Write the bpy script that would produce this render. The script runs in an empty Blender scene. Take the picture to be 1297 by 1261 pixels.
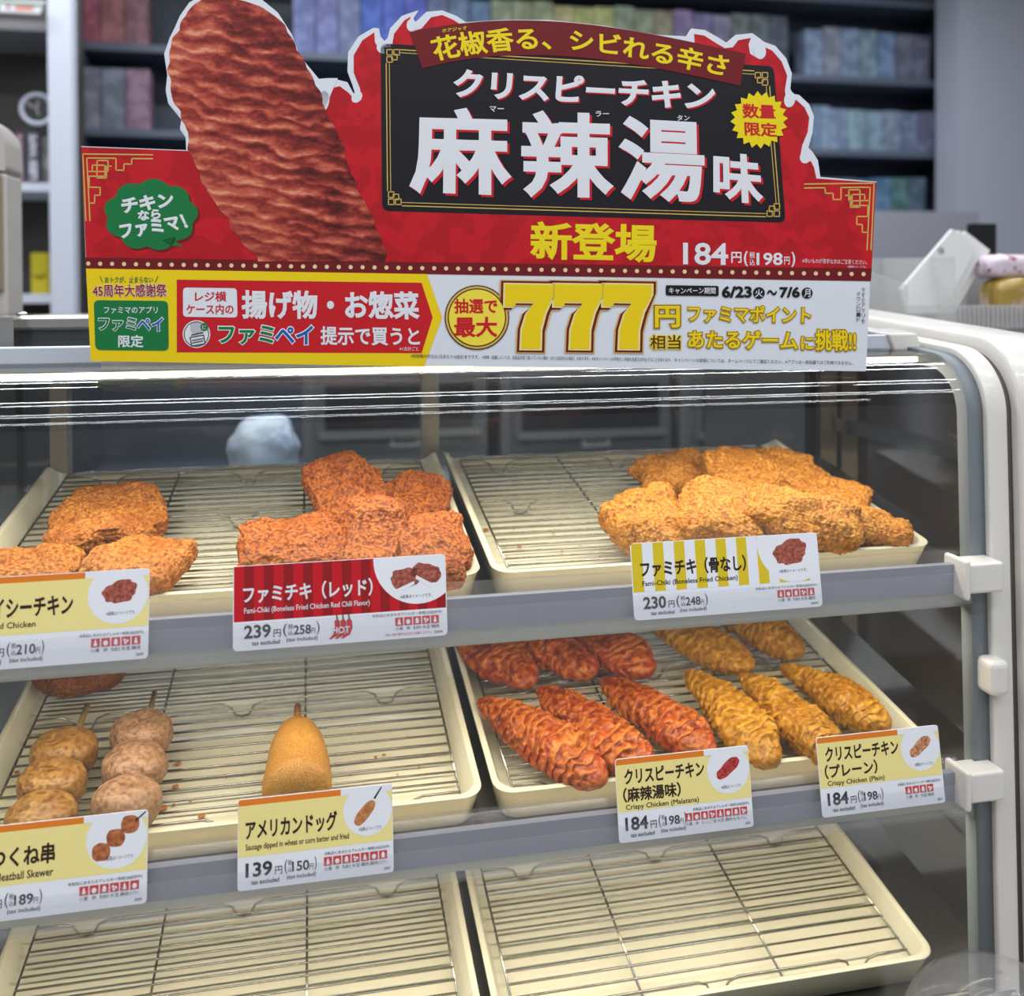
import bpy, bmesh, math, random
import numpy as np
from mathutils import Vector, Matrix
from math import sin, cos, pi, radians, sqrt

scene = bpy.context.scene
COL = scene.collection

# ------------------------------------------------------------------ camera
# metres; x along the display case, y into it, z up; z = 0 is the front rim of the upper trays
FPX, PPX, PPY = 1219.0, 648.5, 393.0
YAW, PITCH, ROLL = .2048, .0152, -.0049
CAM = np.array([-.1165, -.6443, .1899])
_f = np.array([sin(YAW)*cos(PITCH), cos(YAW)*cos(PITCH), -sin(PITCH)])
_r = np.array([cos(YAW), -sin(YAW), 0.0])
_u = np.cross(_r, _f)
_r, _u = cos(ROLL)*_r+sin(ROLL)*_u, -sin(ROLL)*_r+cos(ROLL)*_u
cd = bpy.data.cameras.new('camera')
cam = bpy.data.objects.new('camera', cd)
COL.objects.link(cam)
M = Matrix.Identity(4)
for i in range(3):
    M[i][0], M[i][1], M[i][2], M[i][3] = _r[i], _u[i], -_f[i], CAM[i]
cam.matrix_world = M
cd.sensor_fit = 'HORIZONTAL'
cd.sensor_width = 36.0
cd.lens = FPX/1297*36
cd.shift_x = 0.0
cd.shift_y = -(630.5-PPY)/1297
cd.clip_start = .02
cd.dof.use_dof = True
cd.dof.focus_distance = .66
cd.dof.aperture_fstop = 5.5
scene.camera = cam

def ray(px, py):
    return _f + _r*((px-PPX)/FPX) - _u*((py-PPY)/FPX)
def at(px, py, Y):                     # the point of depth Y that the photograph shows at px, py
    r = ray(px, py); return CAM + r*((Y-CAM[1])/r[1])
def on_plane(px, py, p0, n):
    r = ray(px, py); return CAM + r*(((p0-CAM) @ n)/(r @ n))

# ------------------------------------------------------------------ light
w = bpy.data.worlds.new('store_air'); scene.world = w; w.use_nodes = True
w.node_tree.nodes['Background'].inputs[0].default_value = (.86, .92, 1.0, 1)
w.node_tree.nodes['Background'].inputs[1].default_value = .36
scene.view_settings.view_transform = 'Standard'
scene.view_settings.look = 'None'
scene.view_settings.gamma = 1
scene.view_settings.exposure = 0.0
scene.cycles.max_bounces = 10
scene.cycles.transparent_max_bounces = 16
scene.cycles.glossy_bounces = 5
scene.cycles.caustics_reflective = False
scene.cycles.caustics_refractive = False
scene.cycles.sample_clamp_indirect = 4.0
CEIL = 1.42

def area(name, loc, rot, sx, sy, watt, col, parent=None):
    l = bpy.data.lights.new(name, 'AREA'); l.shape = 'RECTANGLE'; l.size = sx; l.size_y = sy
    l.energy = watt; l.color = col
    o = bpy.data.objects.new(name, l); COL.objects.link(o)
    o.location = loc; o.rotation_euler = rot
    if parent: o.parent = parent
    return o
# general light of the shop: the tube rows over the customer's side, plus rows added over the kitchen to brighten it
for ly, wt in ((-1.9, 16), (-1.15, 18), (-.45, 18), (.55, 28), (1.6, 32)):
    area('shop_light', (.0, ly, CEIL-.06), (0, 0, 0), 3.4, .05, wt, (.94, .97, 1.0))

# ------------------------------------------------------------------ helpers
def lin(c):
    c = c/255.0
    return c/12.92 if c <= .04045 else ((c+.055)/1.055)**2.4
def rgb(r, g, b): return (lin(r), lin(g), lin(b), 1.0)

MATS = {}
def mat(name, col=(200, 200, 200), rough=.5, metal=0.0, spec=.5, emit=None, estr=0.0, bump=None, vary=None, coat=0.0):
    """bump=(scale, strength, distance); vary=(colour2, scale, low, high[, detail])"""
    if name in MATS: return MATS[name]
    m = bpy.data.materials.new(name); m.use_nodes = True
    nt = m.node_tree; b = nt.nodes['Principled BSDF']
    b.inputs['Base Color'].default_value = rgb(*col)
    b.inputs['Roughness'].default_value = rough
    b.inputs['Metallic'].default_value = metal
    b.inputs['Specular IOR Level'].default_value = spec
    b.inputs['Coat Weight'].default_value = coat
    if emit:
        b.inputs['Emission Color'].default_value = rgb(*emit)
        b.inputs['Emission Strength'].default_value = estr
    if bump or vary:
        tc = nt.nodes.new('ShaderNodeTexCoord')
    if vary:
        n = nt.nodes.new('ShaderNodeTexNoise'); n.inputs['Scale'].default_value = vary[1]
        n.inputs['Detail'].default_value = vary[4] if len(vary) > 4 else 4
        r = nt.nodes.new('ShaderNodeValToRGB')
        r.color_ramp.elements[0].position = vary[2]; r.color_ramp.elements[1].position = vary[3]
        r.color_ramp.elements[0].color = rgb(*col); r.color_ramp.elements[1].color = rgb(*vary[0])
        nt.links.new(tc.outputs['Object'], n.inputs['Vector'])
        nt.links.new(n.outputs['Fac'], r.inputs['Fac']); nt.links.new(r.outputs['Color'], b.inputs['Base Color'])
    if bump:
        n = nt.nodes.new('ShaderNodeTexNoise'); n.inputs['Scale'].default_value = bump[0]; n.inputs['Detail'].default_value = 5
        bp = nt.nodes.new('ShaderNodeBump'); bp.inputs['Strength'].default_value = bump[1]; bp.inputs['Distance'].default_value = bump[2]
        nt.links.new(tc.outputs['Object'], n.inputs['Vector'])
        nt.links.new(n.outputs['Fac'], bp.inputs['Height']); nt.links.new(bp.outputs['Normal'], b.inputs['Normal'])
    MATS[name] = m
    return m

def glass(name, tint=(1, 1, 1), k=1.0, rough=.0, ior=1.5, haze=0.0):
    """thin sheet: what lies behind shows through, the surface mirrors by Fresnel"""
    if name in MATS: return MATS[name]
    m = bpy.data.materials.new(name); m.use_nodes = True; nt = m.node_tree
    nt.nodes.clear()
    out = nt.nodes.new('ShaderNodeOutputMaterial'); mx = nt.nodes.new('ShaderNodeMixShader')
    t = nt.nodes.new('ShaderNodeBsdfTransparent'); t.inputs[0].default_value = (*tint, 1)
    g = nt.nodes.new('ShaderNodeBsdfGlossy'); g.inputs['Roughness'].default_value = rough
    fr = nt.nodes.new('ShaderNodeFresnel'); fr.inputs['IOR'].default_value = ior
    mu = nt.nodes.new('ShaderNodeMath'); mu.operation = 'MULTIPLY'; mu.inputs[1].default_value = k
    ge = nt.nodes.new('ShaderNodeNewGeometry'); fb = nt.nodes.new('ShaderNodeMath'); fb.operation = 'SUBTRACT'; fb.inputs[0].default_value = 1
    m4 = nt.nodes.new('ShaderNodeMath'); m4.operation = 'MULTIPLY'; m4.use_clamp = True
    nt.links.new(ge.outputs['Backfacing'], fb.inputs[1]); nt.links.new(fr.outputs[0], mu.inputs[0])
    nt.links.new(mu.outputs[0], m4.inputs[0]); nt.links.new(fb.outputs[0], m4.inputs[1]); nt.links.new(m4.outputs[0], mx.inputs[0])
    src = t.outputs[0]
    if haze:
        d = nt.nodes.new('ShaderNodeBsdfDiffuse'); d.inputs[0].default_value = (.8, .8, .8, 1)
        m2 = nt.nodes.new('ShaderNodeMixShader'); m2.inputs[0].default_value = haze
        nt.links.new(t.outputs[0], m2.inputs[1]); nt.links.new(d.outputs[0], m2.inputs[2]); src = m2.outputs[0]
    nt.links.new(src, mx.inputs[1]); nt.links.new(g.outputs[0], mx.inputs[2])
    nt.links.new(mx.outputs[0], out.inputs['Surface'])
    MATS[name] = m
    return m

class MB:
    """collects shapes; build() links them as ONE mesh object"""
    def __init__(s): s.v = []; s.f = []; s.mi = []; s.sm = []; s.mats = []
    def slot(s, m):
        if m is None: return 0
        if m not in s.mats: s.mats.append(m)
        return s.mats.index(m)
    def add(s, verts, faces, m=None, smooth=False):
        k = len(s.v); i = s.slot(m)
        s.v.extend([tuple(map(float, p)) for p in verts])
        for f in faces:
            s.f.append([k+a for a in f]); s.mi.append(i); s.sm.append(smooth)
        return s
    def box(s, x0, x1, y0, y1, z0, z1, m=None):
        v = [(x, y, z) for x in (x0, x1) for y in (y0, y1) for z in (z0, z1)]
        return s.add(v, [(0, 1, 3, 2), (4, 6, 7, 5), (0, 4, 5, 1), (2, 3, 7, 6), (0, 2, 6, 4), (1, 5, 7, 3)], m)
    def tube(s, path, r, m=None, n=8, closed=False):
        P = [Vector(p) for p in path]; N = len(P); rings = []
        prev = None
        for i, p in enumerate(P):
            a = P[(i-1) % N] if (closed or i > 0) else p
            b = P[(i+1) % N] if (closed or i < N-1) else p
            t = (b-a).normalized()
            if prev is None:
                prev = Vector((0, 0, 1)) if abs(t.z) < .9 else Vector((1, 0, 0))
            u = (prev-t*prev.dot(t)).normalized(); prev = u; w_ = t.cross(u)
            rr = r[i] if isinstance(r, (list, tuple)) else r
            rings.append([p+(u*cos(2*pi*k/n)+w_*sin(2*pi*k/n))*rr for k in range(n)])
        v = [q for R in rings for q in R]; f = []
        for i in range(N if closed else N-1):
            j = (i+1) % N
            for k in range(n):
                f.append((i*n+k, i*n+(k+1) % n, j*n+(k+1) % n, j*n+k))
        if not closed:
            f.append(tuple(range(n))[::-1]); f.append(tuple((N-1)*n+k for k in range(n)))
        return s.add(v, f, m, True)
    def prism(s, poly, off, m=None, m_side=None, smooth=False):
        """poly: 3-D polygon; off: extrusion vector"""
        n = len(poly); o = Vector(off)
        a = [Vector(p) for p in poly]; b = [p+o for p in a]
        s.add(a, [tuple(range(n))[::-1]], m); s.add(b, [tuple(range(n))], m)
        s.add(a+b, [(i, (i+1) % n, n+(i+1) % n, n+i) for i in range(n)], m_side or m, smooth)
        return s
    def poly(s, pts, m=None):
        return s.add(pts, [tuple(range(len(pts)))], m)
    def build(s, name, parent=None, mats=None):
        me = bpy.data.meshes.new(name); me.from_pydata(s.v, [], s.f)
        for m in (mats or s.mats): me.materials.append(m)
        me.polygons.foreach_set('material_index', s.mi); me.polygons.foreach_set('use_smooth', s.sm)
        bm = bmesh.new(); bm.from_mesh(me); bmesh.ops.recalc_face_normals(bm, faces=bm.faces); bm.to_mesh(me); bm.free()
        me.update()
        o = bpy.data.objects.new(name, me); COL.objects.link(o)
        if parent: o.parent = parent
        return o

def tag(o, label=None, cat=None, group=None, kind=None):
    if label: o['label'] = label
    if cat: o['category'] = cat
    if group: o['group'] = group
    if kind: o['kind'] = kind
    return o
def thing(name, label, cat, loc=(0, 0, 0), group=None, rot=None):
    o = bpy.data.objects.new(name, None); COL.objects.link(o); o.empty_display_size = .02
    o.location = loc
    if rot is not None: o.rotation_euler = rot
    return tag(o, label, cat, group)
def struct(o): o['kind'] = 'structure'; return o
def bevel(o, wd, seg=2):
    b = o.modifiers.new('bevel', 'BEVEL'); b.width = wd; b.segments = seg; b.limit_method = 'ANGLE'
    return o
def at_base(root, *parts):
    pass

# --- lettering: glyph outlines as flat meshes, placed into any quadrilateral
_GL = {}
def glyphs(txt, bold):
    k = (txt, bold)
    if k not in _GL:
        c = bpy.data.curves.new('lettering', 'FONT'); c.body = txt; c.size = 1
        c.bevel_depth = bold; c.bevel_resolution = 0; c.resolution_u = 3 if len(txt) < 14 else 2
        o = bpy.data.objects.new('lettering', c); me = bpy.data.meshes.new_from_object(o)
        v = np.array([q.co[:] for q in me.vertices]); f = [tuple(p.vertices) for p in me.polygons]
        bpy.data.objects.remove(o); bpy.data.curves.remove(c); bpy.data.meshes.remove(me)
        _GL[k] = (v, f)
    return _GL[k]
def lettering(mb, txt, quad, surf, layer, m, bold=0.0, grow=0.0, warp=None, rot=False):
    """quad: TL,TR,BR,BL in the surface's own coordinates; surf(a,b,layer) gives the 3-D point.
    grow widens the stroke without changing the layout (outlines)."""
    if max(map(ord, txt)) > 0x2000: bold *= .55; grow *= .6
    v0, _ = glyphs(txt, bold); v, f = glyphs(txt, bold+grow) if grow else (v0, _)
    x0, x1, y0, y1 = v0[:, 0].min(), v0[:, 0].max(), v0[:, 1].min(), v0[:, 1].max()
    q = np.array(quad, float) if quad is not None else None
    out = []
    for x, y, z in v:
        u = (x-x0)/(x1-x0); t = (y1-y)/(y1-y0)
        if warp: p = warp(u, t)
        else: p = (q[0]*(1-u)+q[1]*u)*(1-t)+(q[3]*(1-u)+q[2]*u)*t
        out.append(surf(p[0], p[1], layer+z*.002))
    mb.add(out, f, m)
def box4(x0, y0, x1, y1, sl=0.0):
    """axis box whose right end sits sl lower"""
    return [(x0, y0), (x1, y0+sl), (x1, y1+sl), (x0, y1)]

# --- numpy gradient noise for the food
def _hash(ix, iy, iz, seed):
    h = (ix*374761393+iy*668265263+iz*2147483647+seed*1274126177) & 0xffffffff
    h = ((h ^ (h >> 13))*1274126177) & 0xffffffff
    h = ((h ^ (h >> 16))*2246822519) & 0xffffffff
    return ((h ^ (h >> 15)) & 0xffffff)/float(0xffffff)*2-1
def noise(P, seed=0):
    P = np.asarray(P, float); I = np.floor(P).astype(np.int64); F = P-I
    F = F*F*F*(F*(F*6-15)+10); r = 0
    for a in (0, 1):
        for b in (0, 1):
            for c in (0, 1):
                wgt = (F[:, 0] if a else 1-F[:, 0])*(F[:, 1] if b else 1-F[:, 1])*(F[:, 2] if c else 1-F[:, 2])
                r = r+wgt*_hash(I[:, 0]+a, I[:, 1]+b, I[:, 2]+c, seed)
    return r
def fbm(P, seed=0, oct=3):
    r = 0; a = 1.0
    for k in range(oct):
        r = r+a*noise(P*(2.03**k), seed+k*17); a *= .5
    return r

def np_mesh(name, V, F, m, crust=None):
    me = bpy.data.meshes.new(name); me.from_pydata([tuple(p) for p in V], [], F); me.materials.append(m)
    me.polygons.foreach_set('use_smooth', [True]*len(me.polygons))
    if crust is not None:
        a = me.attributes.new('crust', 'FLOAT', 'POINT'); a.data.foreach_set('value', np.clip(crust, 0, 1).astype(np.float32))
    me.update(); o = bpy.data.objects.new(name, me); COL.objects.link(o); return o

# ------------------------------------------------------------------ common materials
WHITE_PL = mat('white_plastic', (226, 222, 216), .28, coat=.2)
GREY_GASKET = mat('grey_gasket', (118, 126, 132), .45)
STEEL = mat('brushed_steel', (188, 186, 182), .24, 1.0)
STEEL_DK = mat('dull_steel', (120, 120, 120), .35, 1.0)
CHROME = mat('chrome_wire', (150, 147, 140), .26, 1.0)
DARK = mat('dark_metal', (38, 40, 44), .4)
BLACK = mat('black_plastic', (22, 23, 26), .45)
CREAM = mat('cream_tray_plastic', (218, 211, 186), .32)
GLASS = glass('clear_glass', (.965, .98, .975), 1.05)
ACRYL = glass('clear_acrylic', (.95, .95, .94), 1.0, .05, 1.45, haze=.26)
FILM = glass('clear_film', (.98, .98, .99), .5, .1, 1.3, haze=.05)

# ------------------------------------------------------------------ the setting
struct(MB().box(-4, 4, -3.5, 3.6, -1.27, -1.25, mat('shop_floor_tile', (196, 192, 184), .3, vary=((182, 178, 170), 3, .4, .6))).build('floor'))
struct(MB().box(-4, 4, -3.5, 3.6, CEIL, CEIL+.05, mat('ceiling_panel', (206, 208, 210), .8)).build('ceiling'))
struct(MB().box(-4, 4, 3.3, 3.36, -1.25, CEIL, mat('back_wall_paint', (96, 104, 120), .7, vary=((70, 78, 96), 2.0, .35, .65))).build('wall_back'))
struct(MB().box(-4, -3.94, -3.5, 3.3, -1.25, CEIL, mat('side_wall_paint', (168, 168, 172), .7)).build('wall_left'))
struct(MB().box(3.94, 4, -3.5, 3.3, -1.25, CEIL, MATS['side_wall_paint']).build('wall_right'))

def atx(px, py, X):
    r = ray(px, py); return CAM + r*((X-CAM[0])/r[0])

# ------------------------------------------------------------------ the hot display case
case = thing('display_case', 'heated glass display case with curved front glass and white end frame', 'display case', (0, .15, -.47))
CZ = Vector(case.location)
def cpart(mb, name, mats=None):
    o = mb.build(name, None, mats); o.parent = case; o.matrix_parent_inverse = Matrix.Translation(-CZ); return o

PROF = [(-.031, -.46), (-.0136, .03), (-.0112, .092)]
for k in range(1, 29):
    a = radians(180-k*3.05); PROF.append((.0340+.0450*cos(a), .0975+.0450*sin(a)))
PROF += [(.064, .1452)]
def band(prof, off_in, off_out, x0, x1, m, mb=None, split=False):
    mb = mb or MB(); n = len(prof); A = []; B = []
    for i in range(n):
        p = Vector(prof[max(i-1, 0)]); q = Vector(prof[min(i+1, n-1)]); t = (q-p).normalized(); nr = Vector((-t.y, t.x))
        c = Vector(prof[i]); A.append(c+nr*off_out); B.append(c-nr*off_in)
    V = []; F = []
    for x in (x0, x1):
        for p in A: V.append((x, p.x, p.y))
        for p in B: V.append((x, p.x, p.y))
    o = 2*n
    for i in range(n-1):
        F.append((i, i+1, o+i+1, o+i)); F.append((n+i, o+n+i, o+n+i+1, n+i+1))
        F.append((i, n+i, n+i+1, i+1)); F.append((o+i, o+i+1, o+n+i+1, o+n+i))
    F.append((0, o, o+n, n)); F.append((n-1, 2*n-1, o+2*n-1, o+n-1))
    if split:
        mb.add(V, [q for q in F if not (len({i % (2*n) < n for i in q}) == 1 and len({i < o for i in q}) == 2)], m, False)
        mb.add(V, [q for q in F if len({i % (2*n) < n for i in q}) == 1 and len({i < o for i in q}) == 2], m, True)
        return mb
    k = len(mb.f); mb.add(V, F, m, False)
    for j in range(n-1):
        mb.sm[k+j*4] = True; mb.sm[k+j*4+1] = True
    return mb
cpart(band(PROF, .004, 0, -.40, .366, GLASS, split=True), 'front_glass')
LONG = PROF + [(.34, .166)]
cpart(band(LONG, .010, .0015, .3605, .3740, GREY_GASKET), 'gasket')
o = cpart(band(LONG, .012, .0065, .3740, .3915, WHITE_PL), 'end_frame'); bevel(o, .0022, 3)
cpart(band(LONG, .010, .003, .3915, .3970, mat('frame_groove', (96, 90, 84), .6)), 'frame_groove')
o = cpart(band([(y-.004, z+.006) for y, z in LONG], .018, .009, .3970, .448, WHITE_PL), 'outer_frame'); bevel(o, .004, 3)
cpart(MB().box(.440, .444, -.004, .31, -.46, .138, mat('side_glass_reflection_brown', (84, 68, 54), .11, 0, 1.0, coat=.3)), 'side_glass')  # brown base colour stands in for the warm interior reflected in the glass
MATS['side_glass_reflection_brown'].node_tree.nodes['Principled BSDF'].inputs['IOR'].default_value = 2.5
# steel bar added for the rear door frame's reflection in the side glass
zb = atx(1140, 556, .434)[2]
cpart(MB().box(.433, .44, .02, .297, zb-.007, zb+.007, STEEL), 'door_frame_reflection')
cpart(MB().box(-.414, -.41, -.004, .31, -.46, .138, MATS['side_glass_reflection_brown']), 'side_glass')
# top: steel edge bar, its bracket, lamp housing and the dark glass roof
o = cpart(MB().box(-.43, .352, .064, .076, .1448, .1565, mat('satin_aluminium', (222, 228, 238), .34, .35)), 'top_edge_bar'); bevel(o, .0008)
mb = MB()
bx0, bx1 = .343, .374
mb.add([(bx0+.006, .0610, .1435), (bx1, .0610, .1435), (bx0, .095, .1435), (bx1, .095, .1435),
        (bx0, .0610, .1575), (bx1-.004, .0610, .1575), (bx0-.006, .095, .1605), (bx1-.004, .095, .1605)],
       [(0, 1, 5, 4), (2, 6, 7, 3), (0, 4, 6, 2), (1, 3, 7, 5), (4, 5, 7, 6), (0, 2, 3, 1)], WHITE_PL)
o = cpart(mb, 'top_bracket'); bevel(o, .0015)
cpart(MB().box(-.41, .366, .076, .30, .140, .146, mat('dark_roof_glass', (30, 32, 35), .08, 0, .7)), 'roof_panel')
cpart(MB().box(-.41, .366, .048, .064, .1335, .1425, STEEL), 'lamp_housing')
LED = mat('warm_lamp_strip', (255, 240, 205), .5, emit=(255, 232, 190), estr=5)
led = cpart(MB().box(-.40, .36, .0465, .048, .1355, .1395, LED), 'lamp_strip')
area('case_light', (0, .050, .132), (radians(-12), 0, 0), .74, .012, 1.42, (1.0, .90, .74))
# rear sliding doors
ALU = mat('door_aluminium', (176, 166, 150), .35, .85)
for x0, x1 in ((-.352, -.337), (-.011, .0055), (.418, .437)):
    cpart(MB().box(x0, x1, .300, .318, -.46, .140, ALU), 'rear_post')
for x0, x1 in ((-.380, -.374), (.406, .414)):
    cpart(MB().box(x0, x1, .300, .312, -.46, .140, BLACK), 'rear_stile')
cpart(MB().box(-.41, .437, .306, .309, -.46, .135, glass('rear_door_glass', (.84, .85, .86), .7)), 'rear_glass')
cpart(MB().box(-.41, .437, .296, .318, .128, .146, STEEL_DK), 'rear_rail')
cpart(MB().box(-.41, .41, -.02, .31, -.47, -.46, DARK), 'case_floor')

# ------------------------------------------------------------------ shelves, trays, wire racks
T, TW, TD = .1681, .34, .2746
SHY, SHZ = [0, -.0015, -.0044], [0, -.1514, -.3109]
XC = {'L': -.0037-TW/2, 'R': .0037+TW/2}
RX = Matrix.Rotation(T, 4, 'X')
def shelf_m(j, x=0.0): return Matrix.Translation((x, SHY[j], SHZ[j])) @ RX
def tp(px, py, j, h=0.0):
    """point of the tray plane (h above the rim) seen at px, py -> local x, depth"""
    n = np.array([0, -sin(T), cos(T)]); o = np.array([0, SHY[j], SHZ[j]])+n*h
    q = on_plane(px, py, o, n)-o
    return q[0], q[1]*cos(T)+q[2]*sin(T)

for j in range(3):
    mb = MB(); mb.box(-.408, .404, -.006, .288, -.031, -.027, STEEL)
    mb.v = [tuple(shelf_m(j) @ Vector(p)) for p in mb.v]
    y0, z0 = SHY[j], SHZ[j]-.027
    mb.box(-.408, .404, y0-.0075, y0-.0055, z0-.018, z0+.001, mat('shelf_lip_steel', (214, 208, 196), .3, .6))
    o = cpart(mb, 'shelf')
    if j < 2:
        cpart(MB().box(-.39, .39, y0+.004, y0+.012, z0-.0125, z0-.009, LED), 'lamp_strip')
        cpart(MB().tube([(-.40, y0-.0095, z0+(.0145 if j == 0 else .0105)), (.40, y0-.0095, z0+(.0145 if j == 0 else .0105))], .0016, LED, 8), 'lamp_strip')
        area('case_light', (0, y0+.010, z0-.0145), (radians(10), 0, 0), .76, .012, .88, (1.0, .90, .74))

def rrect(w, d, r, n=6):
    pts = []
    for cx, cy, a0 in ((w/2-r, d-r, 0), (-w/2+r, d-r, 90), (-w/2+r, r, 180), (w/2-r, r, 270)):
        for k in range(n+1):
            a = radians(a0+90*k/n); pts.append((cx+r*cos(a), cy+r*sin(a)))
    return pts
def refine(pts, step=.012):
    out = []
    for i, p in enumerate(pts):
        q = pts[(i+1) % len(pts)]; L = math.hypot(q[0]-p[0], q[1]-p[1]); n = max(1, int(L/step))
        for k in range(n): out.append((p[0]+(q[0]-p[0])*k/n, p[1]+(q[1]-p[1])*k/n))
    return out
def tray_mesh():
    P = refine(rrect(TW, TD, .014)); n = len(P); c = (0, TD/2)
    def low(y):                                   # the back edge is cut low so that staff can reach in
        e = (y-(TD-.016))/.016
        return 0 if e <= 0 else -.0125*min(1, e)**1.5
    rings = []
    def ring(inset, z, rim):
        R = []
        for x, y in P:
            sx = 1-2*inset/TW; sy = 1-2*inset/TD
            R.append((x*sx, c[1]+(y-c[1])*sy, (low(y) if rim else 0)+z))
        rings.append(R)
    ring(.0075, -.0255, False); ring(.006, -.0245, False)
    ring(.0008, -.001, True); ring(.0, -.0003, True); ring(.0008, .0, True); ring(.0042, .0, True); ring(.005, -.0006, True)
    ring(.0095, -.0195, False); ring(.012, -.0215, False)
    mb = MB(); v = [p for R in rings for p in R]; f = []
    for k in range(len(rings)-1):
        for i in range(n):
            f.append((k*n+i, k*n+(i+1) % n, (k+1)*n+(i+1) % n, (k+1)*n+i))
    mb.add(v, f, CREAM, True)
    mb.add(rings[-1], [tuple(range(n))], CREAM); mb.add(rings[0], [tuple(range(n))[::-1]], CREAM)
    return mb
tray_labels = {
 (0, 'L'): 'cream plastic tray on the top shelf at left, holding spicy and red fried chicken',
 (0, 'R'): 'cream plastic tray on the top shelf at right, holding the pile of golden boneless chicken',
 (1, 'L'): 'cream plastic tray on the middle shelf at left, holding meatball skewers and a corn dog',
 (1, 'R'): 'cream plastic tray on the middle shelf at right, holding red and yellow chicken strips',
 (2, 'L'): 'empty cream plastic tray on the bottom shelf at left',
 (2, 'R'): 'empty cream plastic tray on the bottom shelf at right'}
rack_labels = {
 (0, 'L'): 'chrome wire rack under the spicy and red fried chicken on the top shelf',
 (0, 'R'): 'chrome wire rack under the pile of golden boneless chicken on the top shelf',
 (1, 'L'): 'chrome wire rack under the meatball skewers and corn dog',
 (1, 'R'): 'chrome wire rack under the red and yellow chicken strips',
 (2, 'L'): 'bare chrome wire rack in the bottom left tray',
 (2, 'R'): 'bare chrome wire rack in the bottom right tray'}
tray0 = tray_mesh().build('serving_tray')
RH, WR = -.0085, .00085                       # wire height below the rim, wire radius
def rack_parts():
    x0, x1, t0, t1 = -.154, .156, .018, .252
    g = MB(); ft = []
    n = 22; feet = {0: None, 12: None, n-1: None}
    for i in range(n):
        t = t0+(t1-t0)*i/(n-1)
        if i in feet:
            path = [(x0, t, RH)]
            for fx in (-.118, 0, .114):
                path += [(fx-.016, t, RH), (fx-.009, t, RH-.003), (fx-.005, t, -.0195), (fx, t, -.0206), (fx+.005, t, -.0195), (fx+.009, t, RH-.003), (fx+.016, t, RH)]
            path.append((x1, t, RH)); m = MB().tube(path, WR*1.1, CHROME, 7); ft.append(m)
        else:
            g.tube([(x0, t, RH), (x1, t, RH)], WR, CHROME, 7)
    g.tube([(x0, t1+.006, RH), (x0+.01, t1+.012, RH), (x1-.01, t1+.012, RH), (x1, t1+.006, RH)], WR*1.25, CHROME, 7)
    rods = []
    for x in (x0, -.0595, .0495, x1):
        rods.append(MB().tube([(x, t0-.006, RH-.0017), (x, t1+.008, RH-.0017)], WR*1.15, CHROME, 7))
    return g, ft, rods
g, ft, rods = rack_parts()
rack_proto = thing('wire_rack', rack_labels[(0, 'L')], 'wire rack', group='wire racks in the trays')
gm = g.build('wire_grid', rack_proto)
rack_children = [gm]+[m.build('foot_wire', rack_proto) for m in ft]+[m.build('support_rod', rack_proto) for m in rods]
for j in range(3):
    for s in 'LR':
        first = (j, s) == (0, 'L')
        t = tray0 if first else tray0.copy()
        if not first: COL.objects.link(t)
        t.matrix_world = shelf_m(j, XC[s])
        tag(t, tray_labels[(j, s)], 'tray', 'serving trays in the case')
        r = rack_proto if first else rack_proto.copy()
        if not first:
            COL.objects.link(r)
            for ch in rack_children:
                k = ch.copy(); COL.objects.link(k); k.parent = r
        r.matrix_world = shelf_m(j, XC[s]); tag(r, rack_labels[(j, s)])

# ------------------------------------------------------------------ price rails on the front of the case
RAILM = mat('rail_insert_grey', (140, 142, 153), .35)
RAILC = glass('clear_rail_profile', (.97, .972, .98), 1.0, .06, 1.42, haze=.035)
for j in range(2):
    y0, z0 = SHY[j], SHZ[j]
    o = cpart(MB().box(-.46, .341, y0-.0285, y0-.0225, z0-.0270, z0-.0065, RAILM), 'price_rail')
    def sub(mb, name):
        q = mb.build(name, None); q.parent = o; q.matrix_parent_inverse = Matrix.Identity(4); return q
    # clear profile: front lip, foot and top hook
    mb = MB()
    mb.prism([(-.46, y0-.0225, z0-.0290), (-.46, y0-.0425, z0-.0305), (-.46, y0-.0400, z0-.0095), (-.46, y0-.0388, z0-.0095), (-.46, y0-.0412, z0-.0290), (-.46, y0-.0225, z0-.0278)], (.803, 0, 0), RAILC)
    mb.prism([(-.46, y0-.0225, z0-.0055), (-.46, y0-.0285, z0-.0055), (-.46, y0-.0225, z0+.0015), (-.46, y0-.0180, z0+.0015)], (.803, 0, 0), RAILC)
    sub(mb, 'clear_profile')
    mb = MB()
    mb.box(.3380, .3425, y0-.0420, y0-.0160, z0-.0295, z0-.0005, WHITE_PL)
    mb.box(.3425, .3735, y0-.0370, y0-.0150, z0-.0265, z0-.0045, WHITE_PL)
    bevel(sub(mb, 'rail_bracket'), .003, 3)
kz = at(1255, 857, -.03)[2]
mb = MB().box(.3640, .3800, -.0360, -.0160, kz-.0135, kz+.0125, WHITE_PL)
bevel(cpart(mb, 'stop_knob'), .0045, 3)

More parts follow.
